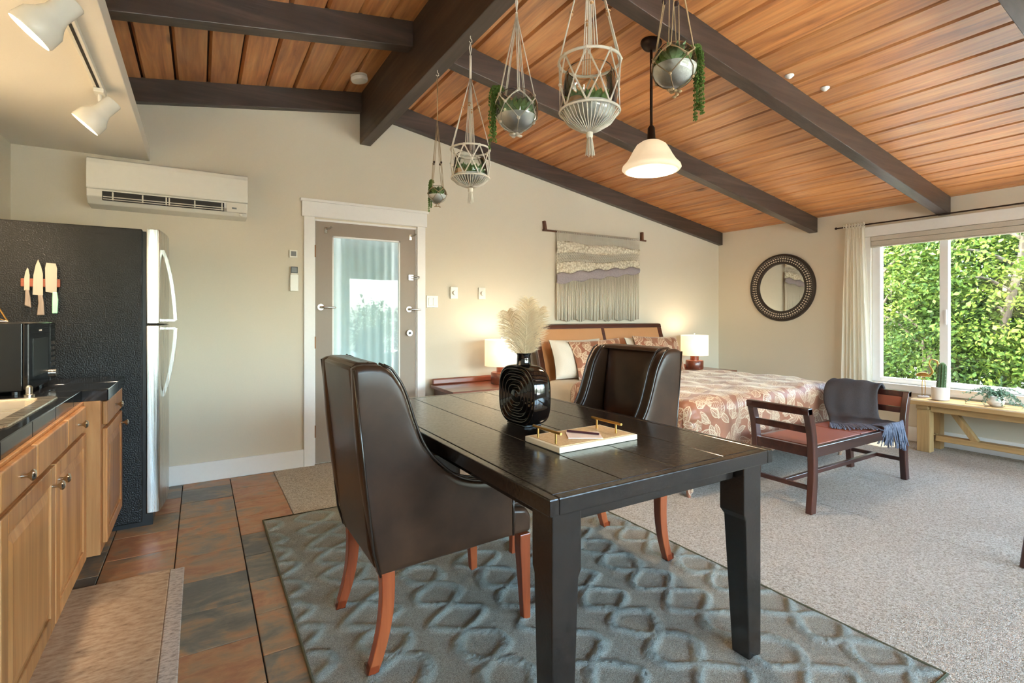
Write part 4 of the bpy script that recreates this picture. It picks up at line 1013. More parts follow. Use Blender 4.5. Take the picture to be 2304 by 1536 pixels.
def chair(label, x, y, rz):
    t = thing('dining_chair', label, 'chair', (x, y, RUGZ), rz, 'leather dining chairs at the black table')
    HW = .268; TH = .062
    topc = [(-.395, 1.055), (-.372, 1.066), (-.30, 1.06), (-.272, 1.045), (-.225, .97), (-.185, .85), (-.148, .762), (-.10, .70), (-.02, .632), (.06, .602), (.14, .59), (.20, .578), (.226, .55)]
    tc = [Vector((p[0], 0, p[1])) for p in topc]; cv = catmull(tc[3:], 4); curve = [(-.395, 1.052), (-.372, 1.064), (-.30, 1.06)] + [(p.x, p.z) for p in cv]
    side = [(-.306, .337), (-.33, .42)] + curve + [(.228, .36)]
    for s in (-1, 1):
        y0, y1 = (s * HW, s * (HW - TH)); wing(curve, min(y0, y1), max(y0, y1)).build('wing_panel', 'leather', t, False, smooth=60)
        b = MB()
        for yy in (s * (HW - .004), s * (HW - TH + .004)):
            b.tube([(px + .006, yy, pz + .003) for px, pz in curve[2:]], .0048, 6)
        b.tube([(px + .002, s * (HW - .002), pz) for px, pz in [(-.306, .337), (-.33, .42), (-.36, .70), (-.396, 1.05)]], .0048, 6)
        b.tube([(.23, s * (HW - .004), pz) for pz in (.36, .45, .55)], .004, 6)
        b.build('piping', 'piping', t, False, smooth=180)
    b = MB(); b.prism([(-.306, .337), (-.33, .42), (-.397, 1.055), (-.33, 1.058), (-.262, .42), (-.262, .337)], 1, -HW + TH - .004, HW - TH + .004)
    b.build('outer_back', 'leather', t, False, bevel=.012, seg=3, smooth=40)
    # padded inner back, slightly domed
    P = []
    for i in range(17):
        s = -1 + 2 * i / 16; row = []
        for j in range(17):
            h = j / 16; bul = .045 * (1 - s ** 4) * (math.sin(PI * min(1, h * .9 + .1)) ** .5) + .004 * math.sin(3 * PI * s) * math.exp(-((h - .25) / .12) ** 2)
            zz = .44 + h * .628; xb = -.265 - .066 * h
            if h > .93: bul *= (1 - h) / .07 * .8 + .2
            row.append((xb + bul, s * (HW - TH + .003), zz))
        P.append(row)
    b = MB().grid(P)
    b.build('back_cushion', 'leather', t, False, smooth=180, solid=.004)
    b = MB(); b.prism([(-.335, 1.045), (-.395, 1.045), (-.372, 1.070), (-.30, 1.066), (-.285, 1.045)], 1, -HW + TH - .004, HW - TH + .004); b.build('top_rail', 'leather', t, False, bevel=.008, seg=3, smooth=40)
    # seat
    MB().prism([(-.26, .345), (.31, .345), (.326, .36), (.326, .44), (.30, .47), (.0, .485), (-.26, .475)], 1, -HW + TH - .002, HW - TH + .002).build('seat_cushion', 'leather', t, False, bevel=.02, seg=4, smooth=50)
    for s in (-1, 1): MB().prism([(.229, .352), (.322, .352), (.322, .42), (.30, .452), (.229, .462)], 1, *sorted((s * (HW - TH - .01), s * (HW - .012)))).build('seat_corner', 'leather', t, False, bevel=.018, seg=4, smooth=50)
    for s in (-1, 1):
        yy = s * .235; w = .024
        rings = []
        for k in range(8):
            h = k / 7; z = .345 * (1 - h); x = -.275 - .006 * math.sin(h * PI) * -1 - .052 * h ** 2.2; ww = w * (1 - .22 * h)
            rings.append([(x - ww, yy - ww, z), (x + ww, yy - ww, z), (x + ww, yy + ww, z), (x - ww, yy + ww, z)])
        lg = MB().loft(rings).build('leg', 'cherry', t, False, bevel=.003, smooth=40)
        x = -.327; c = MB().box(x - .0205, x + .0205, yy - .0205, yy + .0205, .0005, .03).build('foot_cap', 'clear', t, False); c.parent = lg
        f0 = [(.272, .308), (yy - .024, yy + .024)]
        xx = .29
        def s4(w, z, x): return [(x - w, yy - w, z), (x + w, yy - w, z), (x + w, yy + w, z), (x - w, yy + w, z)]
        MB().loft([s4(.024, .35, xx), s4(.024, .30, xx), s4(.016, 0, xx + .014)]).build('leg', 'cherry', t, False, bevel=.003)
    return t
chair('dark brown leather wing chair with its back to the kitchen tiles', .832, 1.995, 0)
chair('dark brown leather wing chair with its back to the bed', 1.697, 2.04, PI)

# ------------------------------------------------------------------ vase and feathers
VX, VY = 1.235, 1.925; VZ = TZ + .001
t = thing('black_vase', 'glossy black oval vase with ribbed rings on the dining table', 'vase', (VX, VY, VZ), math.radians(3))
def outl(a):
    e = 2 / 3.0; c, s = math.cos(a), math.sin(a)
    return (.138 * abs(c) ** e * (1 if c >= 0 else -1), .132 * abs(s) ** e * (1 if s >= 0 else -1))
n = 64; rings = []; HT = .058
def vring(sc, x): return [(x, outl(2 * PI * k / n)[0] * sc, .132 + max(-.128, outl(2 * PI * k / n)[1] * sc)) for k in range(n)]
prof = []
steps = 60
for i in range(steps + 1):
    s = i / steps; sc = .16 + .80 * s
    g = .0065 * math.cos(2 * PI * (s * 4.5)) if s < .98 else 0
    prof.append((sc, -(HT - .012 + g)))
full = prof + [(.985, -(HT - .014)), (1.0, -(HT - .028)), (1.02, 0), (1.0, HT - .028), (.985, HT - .014)] + [(a, -b_) for a, b_ in reversed(prof)]
MB().loft([vring(sc, x) for sc, x in full], True, True).build('body', 'ceramic', t, False, smooth=60)
MB().lathe([(.040, .248), (.032, .27), (.030, .305), (.033, .315), (.029, .316), (.025, .305), (.024, .27)], (0, 0, 0), 28).build('neck', 'ceramic', t, False, smooth=60)
MB().box(-.045, .045, -.07, .07, 0, .006).build('foot', 'ceramic', t, False, bevel=.002)
def feather(label, lean, L, seed, tw):
    rnd = random.Random(seed); t = thing('ostrich_feather', label, 'feather', (VX, VY, VZ + .29), 0, 'plumes in the black vase')
    dirv = Vector((lean[0], lean[1], 1)).normalized(); sidev = Vector((math.cos(tw), math.sin(tw), 0)); sidev = (sidev - dirv * sidev.dot(dirv)).normalized(); outv = dirv.cross(sidev)
    b0 = Vector((lean[0] * .03, lean[1] * .03, -.02)); pts = [b0 + dirv * (L * k / 12) + Vector((lean[0], lean[1], 0)) * (.08 * (k / 12) ** 2) for k in range(13)]
    MB().tube(pts, [.0022 - .0001 * k for k in range(13)], 5).build('shaft', 'feather', t, False, smooth=180)
    b = MB()
    for k in range(230):
        f = .12 + .88 * k / 229; p = pts[0].lerp(pts[-1], 0); i = min(11, int(f * 12)); p = pts[i].lerp(pts[i + 1], f * 12 - i)
        w = .075 * (math.sin(PI * min(1, f * .78 + .12)) ** .8) * rnd.uniform(.75, 1.1)
        for s in (-1, 1):
            tip = p + sidev * s * w + dirv * w * (.75 + rnd.uniform(-.1, .2)) + outv * rnd.uniform(-.02, .02) - Vector((0, 0, .012 * f))
            mid = p.lerp(tip, .5) + dirv * .008
            ww = dirv * .0009
            b.add([p - ww, p + ww, mid + ww, mid - ww, tip], [(0, 1, 2, 3), (3, 2, 4)])
            b.add([p - outv * .0008, p + outv * .0008, mid + outv * .0008, mid - outv * .0008, tip], [(0, 1, 2, 3), (3, 2, 4)])
    o = b.build('barbs', 'feather', t, False); o['kind'] = 'stuff'
feather('cream ostrich plume leaning toward the kitchen', (-.16, .16), .235, 1, -.55)
feather('tall cream ostrich plume standing upright in the vase', (.05, -.02), .285, 2, -.45)
feather('cream ostrich plume leaning toward the window', (.20, -.06), .25, 3, -.7)

# ------------------------------------------------------------------ tray with paper and pen
t = thing('serving_tray', 'bone inlay serving tray with gold bar handles on the table', 'tray', (1.262, 1.553, TZ), math.radians(1.5))
MB().box(-.192, .192, -.107, .107, .001, .021).build('board', 'traybone', t, False, bevel=.002)
MB().box(-.178, .178, -.094, .094, .0205, .0225).build('inlay_panel', 'inlay', t, False)
for sx in (-1, 1):
    x = -.168 if sx < 0 else .128
    o = MB().tube([(x, -.085, .062), (x, .085, .062)], .0052, 10).build('handle', 'gold', t, False, smooth=60)
    for yy in (-.055, .055):
        c = MB().cyl((x, yy, .021), (x, yy, .06), .0042, 10).build('handle_post', 'gold', t, False, smooth=60); c.parent = o
tag(MB().obox((1.256, 1.533, TZ + .0255), .13, .105, .004, Matrix.Rotation(-.55, 3, 'Z')).build('note_card', 'envelope', bevel=.001), 'pale pink note card lying on the inlay tray', 'card')
o = MB().cyl((1.229, 1.602, TZ + .032), (1.300, 1.495, TZ + .032), .0042, 10).build('pen', 'pen', smooth=40); tag(o, 'plum coloured pen lying on the pink note card', 'pen')

# ------------------------------------------------------------------ hanging planters
def catenary_ring(cx, cy, z, r, n=36): return [(cx + r * math.cos(2 * PI * k / n), cy + r * math.sin(2 * PI * k / n), z) for k in range(n)]
HX = 1.228; HZ = 2.73
def succulent(b, c, r, n=14, seed=0, up=.6):
    rnd = random.Random(seed)
    for i in range(n):
        a = i * 2.4; f = i / n; el = up + f * .8; L = r * (1 - .35 * f); d = Vector((math.cos(a) * math.cos(el), math.sin(a) * math.cos(el), math.sin(el)))
        p = Vector(c); q = p + d * L; s = d.cross(Vector((0, 0, 1))).normalized() * L * .22; nrm = s.cross(d).normalized() * L * .1
        m_ = p + d * L * .55
        b.add([p, m_ + s, m_ - nrm, m_ - s, m_ + nrm, q], [(0, 1, 2), (0, 2, 3), (0, 3, 4), (0, 4, 1), (5, 2, 1), (5, 3, 2), (5, 4, 3), (5, 1, 4)])
def trailing(b, start, zend, seed, strands=6, spread=.02, out=(0, 0), pr=.0045):
    rnd = random.Random(seed)
    for s in range(strands):
        a = rnd.uniform(0, 2 * PI); p = Vector(start) + Vector((math.cos(a), math.sin(a), 0)) * rnd.uniform(0, spread); z1 = zend + rnd.uniform(0, .55) * (p.z - zend) * (s > 0)
        o = Vector((out[0], out[1], 0)); pts = [p - o * .6, p + Vector((0, 0, .012)) - o * .1, p + o * .6 + Vector((0, 0, -.02)), Vector((p.x + o.x * .8, p.y + o.y * .8, (p.z + z1) / 2)), Vector((p.x + o.x * .75, p.y + o.y * .75, z1))]
        cv = catmull(pts, 8); b.tube(cv, .0011, 4)
        for k, c in enumerate(cv):
            for q in range(4):
                aa = rnd.uniform(0, 2 * PI); cc = c + Vector((math.cos(aa), math.sin(aa), rnd.uniform(-.5, .5))) * pr * 1.4
                b.ball(cc, pr * rnd.uniform(.7, 1.15), 6, 4, (1, 1, 1.4))
def hook(t, y):
    MB().tube([(HX, y, HZ), (HX, y, HZ - .012), (HX + .008, y, HZ - .02), (HX + .009, y, HZ - .03), (HX, y, HZ - .036), (HX - .008, y, HZ - .03)], .0022, 6).build('hook', 'cord', t, smooth=60)
def basket(y, zr1, zr2, R, zbot, ztas, label, glabel, gather, knots, seed):
    t = thing('macrame_hanger', label, 'plant hanger', (HX, y, ztas)); hook(t, y); b = MB(); rc = .0022
    top = Vector((HX, y, HZ - .035))
    loop = [top + Vector((0, 0, 0)), top + Vector((.006, 0, -.03)), top + Vector((0, 0, -.07)), top + Vector((-.006, 0, -.03))]
    b.tube(loop, .003, 6, True); b.tube([top + Vector((0, 0, -.07)), (HX, y, gather)], .0065, 8)
    for k in range(4):
        a = PI / 4 + k * PI / 2 + .2
        for s in (-.06, -.02, .02, .06):
            e = Vector((HX + R * math.cos(a + s * 2.2), y + R * math.sin(a + s * 2.2), zr1)); st = Vector((HX + .004 * math.cos(a + s * 8), y + .004 * math.sin(a + s * 8), gather))
            b.tube([st, st.lerp(e, .5), e], rc, 5)
        kp = Vector((HX, y, gather)).lerp(Vector((HX + R * math.cos(a), y + R * math.sin(a), zr1)), knots)
    b.build('strap_cords', 'cord', t, smooth=180)
    b = MB()
    for k in range(4):
        a = PI / 4 + k * PI / 2 + .2; kp = Vector((HX, y, gather)).lerp(Vector((HX + R * math.cos(a), y + R * math.sin(a), zr1)), knots)
        b.ball(kp, .0075, 8, 6)
        b2 = [kp + Vector((.007 * math.cos(q), .007 * math.sin(q), .012)) for q in np.linspace(0, 2 * PI, 9)[:-1]]; b.tube(b2, .003, 5, True)
    b.build('strap_knots', 'woodbead', t, smooth=180)
    MB().tube(catenary_ring(HX, y, zr1, R), .0052, 8, True).build('ring', 'cord', t, smooth=180)
    MB().tube(catenary_ring(HX, y, zr2, R * .97), .0046, 8, True).build('ring', 'cord', t, smooth=180)
    b = MB(); m = 8; zm = (zr1 + zr2) / 2
    for k in range(m):
        a0 = 2 * PI * k / m; a1 = 2 * PI * (k + .5) / m; a2 = 2 * PI * (k + 1) / m
        A = lambda a, z, r=R: Vector((HX + r * math.cos(a), y + r * math.sin(a), z))
        for dx in (-.018, .018):
            b.tube([A(a0 + dx, zr1), A(a1 + dx * .4, zm), A(a2 + dx, zr2, R * .97)], rc, 5); b.tube([A(a2 + dx, zr1), A(a1 + dx * .4, zm), A(a0 + dx, zr2, R * .97)], rc, 5)
        b.ball(A(a1, zm), .0065, 6, 4); b.ball(A(a0, zr1), .0075, 6, 4)
    b.build('diamond_net', 'cord', t, smooth=180)
    b = MB()
    for k in range(40):
        a = 2 * PI * k / 40
        b.tube([(HX + R * .97 * math.cos(a), y + R * .97 * math.sin(a), zr2), (HX + R * .72 * math.cos(a), y + R * .72 * math.sin(a), zr2 - (zr2 - zbot) * .52), (HX + R * .34 * math.cos(a), y + R * .34 * math.sin(a), zr2 - (zr2 - zbot) * .88), (HX + .008 * math.cos(a), y + .008 * math.sin(a), zbot)], .0019, 5)
    b.build('bowl_cords', 'cord', t, smooth=180)
    b = MB(); b.lathe([(.008, 0), (.013, -.008), (.013, -.022), (.010, -.028)], (HX, y, zbot + .006), 12)
    rnd = random.Random(seed)
    for k in range(26):
        a = rnd.uniform(0, 2 * PI); r = rnd.uniform(.003, .011); b.tube([(HX + r * math.cos(a) * .8, y + r * math.sin(a) * .8, zbot - .012), (HX + r * 1.2 * math.cos(a), y + r * 1.2 * math.sin(a), (zbot + ztas) / 2), (HX + r * 1.8 * math.cos(a), y + r * 1.8 * math.sin(a), ztas + rnd.uniform(0, .01))], .0016, 4)
    tag(b.build('tassel', 'cord', t, smooth=180))
    g = thing('glass_terrarium', glabel, 'terrarium', (HX, y, zbot + .012)); Rg = R * .88; zg0 = zbot + .015; zg1 = zr1 - .028
    pf = [(Rg * .3, zg0), (Rg * .62, zg0 + .012), (Rg * .86, zg0 + .035), (Rg * .98, zr2 + .01), (Rg, zr2 + .05), (Rg * .93, zg1 - .02), (Rg * .80, zg1)]
    MB().lathe(pf, (HX, y, 0), 32, cap=False).build('bowl', 'bowlglass', g, smooth=180)
    MB().tube(catenary_ring(HX, y, zg1, Rg * .80), .0016, 6, True).build('rim', 'bowlglass', g, smooth=180)
    MB().lathe([(Rg * .28, zg0 + .002), (Rg * .60, zg0 + .014), (Rg * .84, zg0 + .036), (Rg * .955, zr2 + .008), (Rg * .955, zr2 + .016), (.005, zr2 + .022)], (HX, y, 0), 28).build('sand', 'sand', g, smooth=60)
    zz = zr2 + .02
    for i, (dx, dy, r, mt) in enumerate(((-.03, .02, .085, 'succ2'), (.02, -.03, .07, 'succ'), (.035, .03, .06, 'succ2'), (-.02, -.04, .06, 'succ'))):
        b = MB(); succulent(b, (HX + dx, y + dy, zz), r, 16, seed + i); b.build('succulent', mt, g)
    b = MB(); b.lathe([(.03, zz - .004), (.034, zz + .01), (.026, zz + .03), (.006, zz + .034)], (HX - .045, y + .02, 0), 10); b.build('stone', 'woodbead', g, smooth=60)
basket(2.44, 2.124, 1.972, .104, 1.922, 1.838, 'cream macrame basket hanger with long tassel, second along the ridge beam from the gable wall', 'glass bowl of succulents in the second basket hanger from the gable wall', 2.50, .42, 4)
basket(1.465, 2.178, 1.994, .113, 1.920, 1.832, 'cream macrame basket hanger with long tassel, fourth along the ridge beam from the gable wall', 'glass bowl of succulents in the fourth hanger from the gable wall', 2.62, .6, 5)
def net_globe(y, zc_, R, gather, label, glabel, cordmat, rc, beads, kn, trail, seed, knotz=None, opening=.55, fill=.25):
    t = thing('macrame_hanger', label, 'plant hanger', (HX, y, zc_ - R - .03)); hook(t, y); b = MB(); top = Vector((HX, y, HZ - .035))
    b.tube([top, top + Vector((.005, 0, -.03)), (HX, y, HZ - .12), top + Vector((-.005, 0, -.03))], rc * 1.3, 6, True)
    b.tube([(HX, y, HZ - .11), (HX, y, gather)], rc * 2.4, 8)
    def S(a, el, r=R * 1.025): return Vector((HX + r * math.cos(el) * math.cos(a), y + r * math.cos(el) * math.sin(a), zc_ + r * math.sin(el)))
    m = kn
    for k in range(m):
        a = 2 * PI * k / m + .5; am = a + PI / m
        for dx in (-.0035, .0035):
            o = Vector((-math.sin(a), math.cos(a), 0)) * dx
            st = Vector((HX, y, gather)) + o
            ptop = S(a, .62) + o
            if beads:
                bp = st.lerp(ptop, beads); bp.z = st.z + (ptop.z - st.z) * beads; b.tube([st, bp + o, ptop], rc, 5)
            else: b.tube([st, st.lerp(ptop, .5), ptop], rc, 5)
            for sg in (-1, 1):
                b.tube([S(a, .62) + o, S(a + sg * PI / m * .5, .35), S(a + sg * PI / m, .05) + o], rc, 5)
                b.tube([S(am, .05), S(am - sg * PI / m * .5, -.35), S(am - sg * PI / m, -.68)], rc, 5)
            b.tube([S(a, -.68), S(a, -1.1), S(a, -1.5, R * 1.06)], rc, 5)
    b.build('net_cords', cordmat, t, smooth=180)
    b = MB()
    for k in range(m):
        a = 2 * PI * k / m + .5
        for p in (S(a, .62), S(a + PI / m, .05), S(a, -.68)):
            b.ball(p, rc * 3.2, 8, 5)
    rnd = random.Random(seed)
    for k in range(9):
        a = 2 * PI * k / 9; r = R * .28 * rnd.uniform(.4, 1.1); b.ball((HX + r * math.cos(a), y + r * math.sin(a), zc_ - R - rnd.uniform(.004, .022)), rc * 3.3, 7, 5, (1.3, 1.3, .8))
    b.build('knots', cordmat, t, smooth=180)['kind'] = 'stuff'
    if beads:
        for k in range(m):
            a = 2 * PI * k / m + .5; p = Vector((HX, y, gather)).lerp(S(a, .62), beads)
            MB().ball(p, R * .13, 10, 7).build('bead', 'bead', t, smooth=180)
    g = thing('glass_terrarium', glabel, 'terrarium', (HX, y, zc_ - R))
    el1 = math.acos(opening)
    pf = [(R * math.cos(e), zc_ + R * math.sin(e)) for e in np.linspace(-1.35, el1, 18)]
    MB().lathe(pf, (HX, y, 0), 32, cap=False).build('globe', 'bowlglass', g, smooth=180)
    MB().tube(catenary_ring(HX, y, zc_ + R * math.sin(el1), R * opening), .0016, 6, True).build('rim', 'bowlglass', g, smooth=180)
    ef = -.12 if fill > .3 else -.35
    pf = [(R * .965 * math.cos(e), zc_ + R * .965 * math.sin(e)) for e in np.linspace(-1.35, ef, 10)] + [(.004, zc_ + R * .965 * math.sin(ef) + .008)]
    MB().lathe(pf, (HX, y, 0), 28).build('sand', 'sand', g, smooth=60)
    z0 = zc_ + R * math.sin(ef) + .004
    for i in range(4):
        a = i * 1.7 + seed; b = MB(); succulent(b, (HX + R * .4 * math.cos(a), y + R * .4 * math.sin(a), z0), R * (.8 if i % 2 else 1.0), 22, seed + i, .8); b.build('succulent', 'succ' if i % 2 else 'succ2', g)
    if trail:
        ox, oy, zs_, ze, ns, sp = trail; b = MB(); trailing(b, (HX + ox * R, y + oy * R, zs_), ze, seed, ns, sp, (ox * R * .28, oy * R * .28), R * .038); o = b.build('trailing_vine', 'pearl', g, smooth=180); o['kind'] = 'stuff'
cl, cf = Vector((-.854, .52, 0)), Vector((.52, .854, 0))
net_globe(2.885, 1.978, .056, 2.42, 'small jute net hanger with dark beads closest to the gable wall', 'small glass globe with trailing vine closest to the gable wall', 'jute', .0013, .62, 4, (-.854 * .62, .52 * .62, 2.05, 1.875, 9, .018), 11, fill=.4)
net_globe(1.975, 2.176, .0985, 2.61, 'cream net hanger with blossom knots, third from the gable wall', 'round glass globe with long trailing vine, third from the gable wall', 'cord', .0024, 0, 5, (-.854 * .9, .52 * .9, 2.27, 2.0, 8, .022), 12, opening=.62)
net_globe(1.07, 2.0, .068, 2.38, 'jute net hanger with dark beads, farthest from the gable wall', 'glass globe with bright trailing vine, farthest from the gable wall', 'jute', .0016, .52, 4, (.854 * .88, -.52 * .88, 2.045, 1.84, 8, .018), 13, fill=.4)

# ------------------------------------------------------------------ wall hanging
t = thing('macrame_wall_hanging', 'cream macrame wall hanging with a mauve band above the bed', 'wall hanging', (3.88, BY, 1.19))
hy = BY - .03
MB().cyl((3.10, hy, 2.150), (4.62, hy, 2.150), .010, 10).build('rod', 'rod', t, smooth=60)
for x, lx in ((3.135, -.012), (4.56, .004)): MB().prism([(x - .012, 2.155), (x + .016, 2.155), (x + lx + .01, 2.25), (x + lx - .012, 2.25)], 1, hy - .01, BY).build('bracket', 'rod', t, bevel=.002)
hx0, hx1 = 3.275, 4.505; U = hx1 - hx0
def band(s): return 1.69 + .165 * s - .035 * s * s + .012 * math.sin(s * 30)
def bandlo(s): return 1.585 + .165 * s + .012 * math.sin(s * 30 + 2.4)
def strip(name, f0, f1, mat, rel, nn=120, m=8):
    P = []
    for i in range(nn + 1):
        s = i / nn; z0, z1 = f0(s), f1(s)
        P.append([(hx0 + U * s, hy - .006 - rel * (math.sin(PI * j / m) ** .6) - .002 * math.sin(s * 260 + j), z0 + (z1 - z0) * j / m) for j in range(m + 1)])
    return MB().grid(P).build(name, mat, t, smooth=180, solid=.006)
strip('mauve_band', bandlo, lambda s: band(s), 'purple', .012)
mesh0 = lambda s: 1.815 + .012 * math.sin(s * 9) + .085 * s
strip('knotted_field', lambda s: band(s) + .004, lambda s: mesh0(s) - .002, 'knit', .004)
strip('knotted_ridge', lambda s: mesh0(s) + .075 + .025 * (1 - s), lambda s: 2.045 + .012 * math.sin(s * 12), 'knit', .012)
b = MB()   # open lattice row
for k in range(38):
    s0 = k / 38; s1 = (k + 1) / 38
    for r in range(3):
        za = lambda s: mesh0(s) + .033 * r; 
        b.tube([(hx0 + U * s0, hy - .006, za(s0)), (hx0 + U * s1, hy - .006, za(s1) + .033)], .0034, 4); b.tube([(hx0 + U * s1, hy - .008, za(s1)), (hx0 + U * s0, hy - .008, za(s0) + .033)], .0034, 4)
b.build('lattice', 'cord', t, smooth=180)['kind'] = 'stuff'
b = MB()
for k in range(96):
    x = hx0 + U * (k + .5) / 96; zt_ = 2.045 + .012 * math.sin(12 * (k + .5) / 96)
    b.tube([(x, hy - .008, zt_ - .01), (x, hy - .012, 2.135), (x, hy - .014, 2.152), (x, hy, 2.163), (x, hy + .012, 2.15), (x, hy + .006, 2.1)], .0042, 4)
b.build('header_cords', 'cord', t, smooth=180)['kind'] = 'stuff'
for nm, cnt, rad, dy, mt in (('fringe', 68, .0056, .0, 'cord'), ('fringe', 68, .0045, .007, 'shadowtancord')):
  b = MB(); rnd = random.Random(3 if dy == 0 else 5)
  for k in range(cnt):
    s = (k + (.5 if dy == 0 else .02)) / cnt; x = hx0 + U * s; zb = 1.185 + .012 * math.sin(s * 40) + rnd.uniform(0, .012); z1 = bandlo(s) + .01; dx = rnd.uniform(-.006, .006)
    b.tube([(x, hy - .006 + dy, z1), (x + dx * .4, hy - .010 + dy, (z1 + zb) / 2), (x + dx, hy - .006 + dy, zb)], rad, 5)
  b.build(nm, mt, t, smooth=180)['kind'] = 'stuff'

# ------------------------------------------------------------------ round mirror
t = thing('round_mirror', 'round mirror in a dark inlaid frame beside the window', 'mirror', (RX, 3.60, 1.177))
mc = (3.60, 1.582)
def yz(a, r): return (mc[0] + r * math.cos(a), mc[1] + r * math.sin(a))
n = 72
rings = []
for r, x in ((.285, .010), (.285, .026), (.298, .032), (.31, .030), (.372, .026), (.385, .034), (.402, .028), (.408, .012), (.408, .001)): rings.append([(RX - x, *yz(2 * PI * k / n, r)) for k in range(n)])
MB().loft(rings, True, False).build('frame', plain('mirror_frame_dark', (50, 38, 32), .45), t, smooth=40)
MB().add([(RX - .012, *yz(2 * PI * k / n, .287)) for k in range(n)], [tuple(range(n))]).build('glass', 'mirror', t)
b = MB()
for r, cnt, sz in ((.322, 72, .0095), (.350, 72, .0105), (.370, 100, .0045)):
    for k in range(cnt):
        a = 2 * PI * (k + (.5 if r > .35 else 0)) / cnt; p = (RX - .030, *yz(a, r)); b.ball(p, sz, 6, 4, (.5, 1, 1))
b.build('inlay_studs', plain('inlay_bone', (214, 198, 178), .4), t)['kind'] = 'stuff'

# ------------------------------------------------------------------ bed
t = thing('bed', 'king bed with cane sleigh headboard against the gable wall', 'bed', (3.87, 3.4, .004))
hbx0, hbx1 = 2.93, 4.80; ytop, ybot, zt_, zb_ = 4.40, 4.20, 1.145, .52
def hb(x, h, off=0): return (x, ybot + (ytop - ybot) * h - off, zb_ + (zt_ - zb_) * h)
def hbar(x0, x1, h0, h1, name, mat, th=.045, off=0):
    A = [hb(x0, h0, off), hb(x1, h0, off), hb(x1, h1, off), hb(x0, h1, off)]; B = [(p[0], p[1] + th, p[2] + .012) for p in A]
    return MB().loft([A, B]).build(name, mat, t, bevel=.006)
hbar(hbx0, hbx1, .93, 1.0, 'top_rail', 'walnut', .05, .008)
hbar(hbx0, hbx0 + .065, 0, .93, 'post', 'walnut', .05, .004); hbar(hbx1 - .065, hbx1, 0, .93, 'post', 'walnut', .05, .004)
hbar(3.845, 3.885, .0, .93, 'centre_stile', 'walnut', .045, .003)
hbar(hbx0 + .065, 3.845, 0, .93, 'cane_panel', 'cane', .02); hbar(3.885, hbx1 - .065, 0, .93, 'cane_panel', 'cane', .02)
for x in (hbx0 + .005, hbx1 - .055): MB().box(x, x + .05, 4.20, 4.26, .004, .56).build('headboard_leg', 'walnut', t, bevel=.004)
MB().box(2.96, 4.78, 2.46, 4.2, .20, .30).build('side_frame', 'walnut', t, bevel=.006)
for x in (2.98, 4.70):
    MB().box(x, x + .07, 2.47, 2.54, .004, .20).build('leg', 'walnut', t, bevel=.004)
MB().box(2.95, 4.79, 2.45, 4.18, .30, .585).build('mattress', 'mattress', t, bevel=.06, seg=4)
def drape(name, label, cat, x0, x1, y0, y1, z, hangx, hangy0, mat, r=.07, nx=90, ny=90, amp=.008, thick=.012, seed=0, puff=.0, uvs=1.):
    # cloth laid over a box: flat on top, bending over the side and foot edges
    hx = (x1 - x0) / 2 - r; cx = (x0 + x1) / 2; b = MB(); P = []; uv = []
    rnd = random.Random(seed); ph = [rnd.uniform(0, 6) for _ in range(8)]
    for i in range(nx + 1):
        u = -(hx + hangx) + 2 * (hx + hangx) * i / nx; row = []
        for j in range(ny + 1):
            vy = y1 - (y1 - (y0 + r) + hangy0) * j / ny
            dx = max(abs(u) - hx, 0) * (1 if u > 0 else -1); dy = min(vy - (y0 + r), 0)
            dd = math.hypot(dx, dy); bxp = max(-hx, min(hx, u)); byp = max(vy, y0 + r)
            w1 = math.sin(u * 9 + ph[0] + 1.3 * math.sin(vy * 3)) * math.sin(vy * 7 + ph[1]) + .6 * math.sin(u * 21 + vy * 6 + ph[2]) + .5 * math.sin(vy * 26 - u * 5 + ph[3])
            zz = z + amp * w1
            if puff: zz += puff * (1 - min(1, (abs(u) / hx)) ** 4)
            if dd > 0:
                ex, ey = dx / dd, dy / dd; bend = min(dd / r, PI / 2); hor = r * math.sin(bend); dn = r * (1 - math.cos(bend)) + max(0, dd - r * PI / 2)
                wv = .022 * math.sin((bxp * abs(ey) + byp * abs(ex)) * 13 + ph[4] + dd * 2) * min(1, dd / .3)
                row.append((cx + bxp + ex * (hor + wv + .012), byp + ey * (hor + wv + .012), zz - dn))
            else: row.append((cx + bxp, byp, zz))
            uv.append((u * uvs, vy * uvs))
        P.append(row)
    b.grid(P); o = b.build(name, mat, None, smooth=180, solid=thick, uv=uv); tag(o, label, cat); return o
drape('fitted_sheet', 'cream sheet folded over the head half of the bed', 'sheet', 2.91, 4.83, 3.20, 4.10, .605, .34, .0, 'linen', .06, 60, 40, .006, .01, 2)
drape('comforter', 'bronze leaf brocade comforter spread over the bed', 'comforter', 2.845, 4.90, 2.345, 3.62, .64, .52, .50, 'brocade', .09, 110, 100, .009, .022, 3, .015)
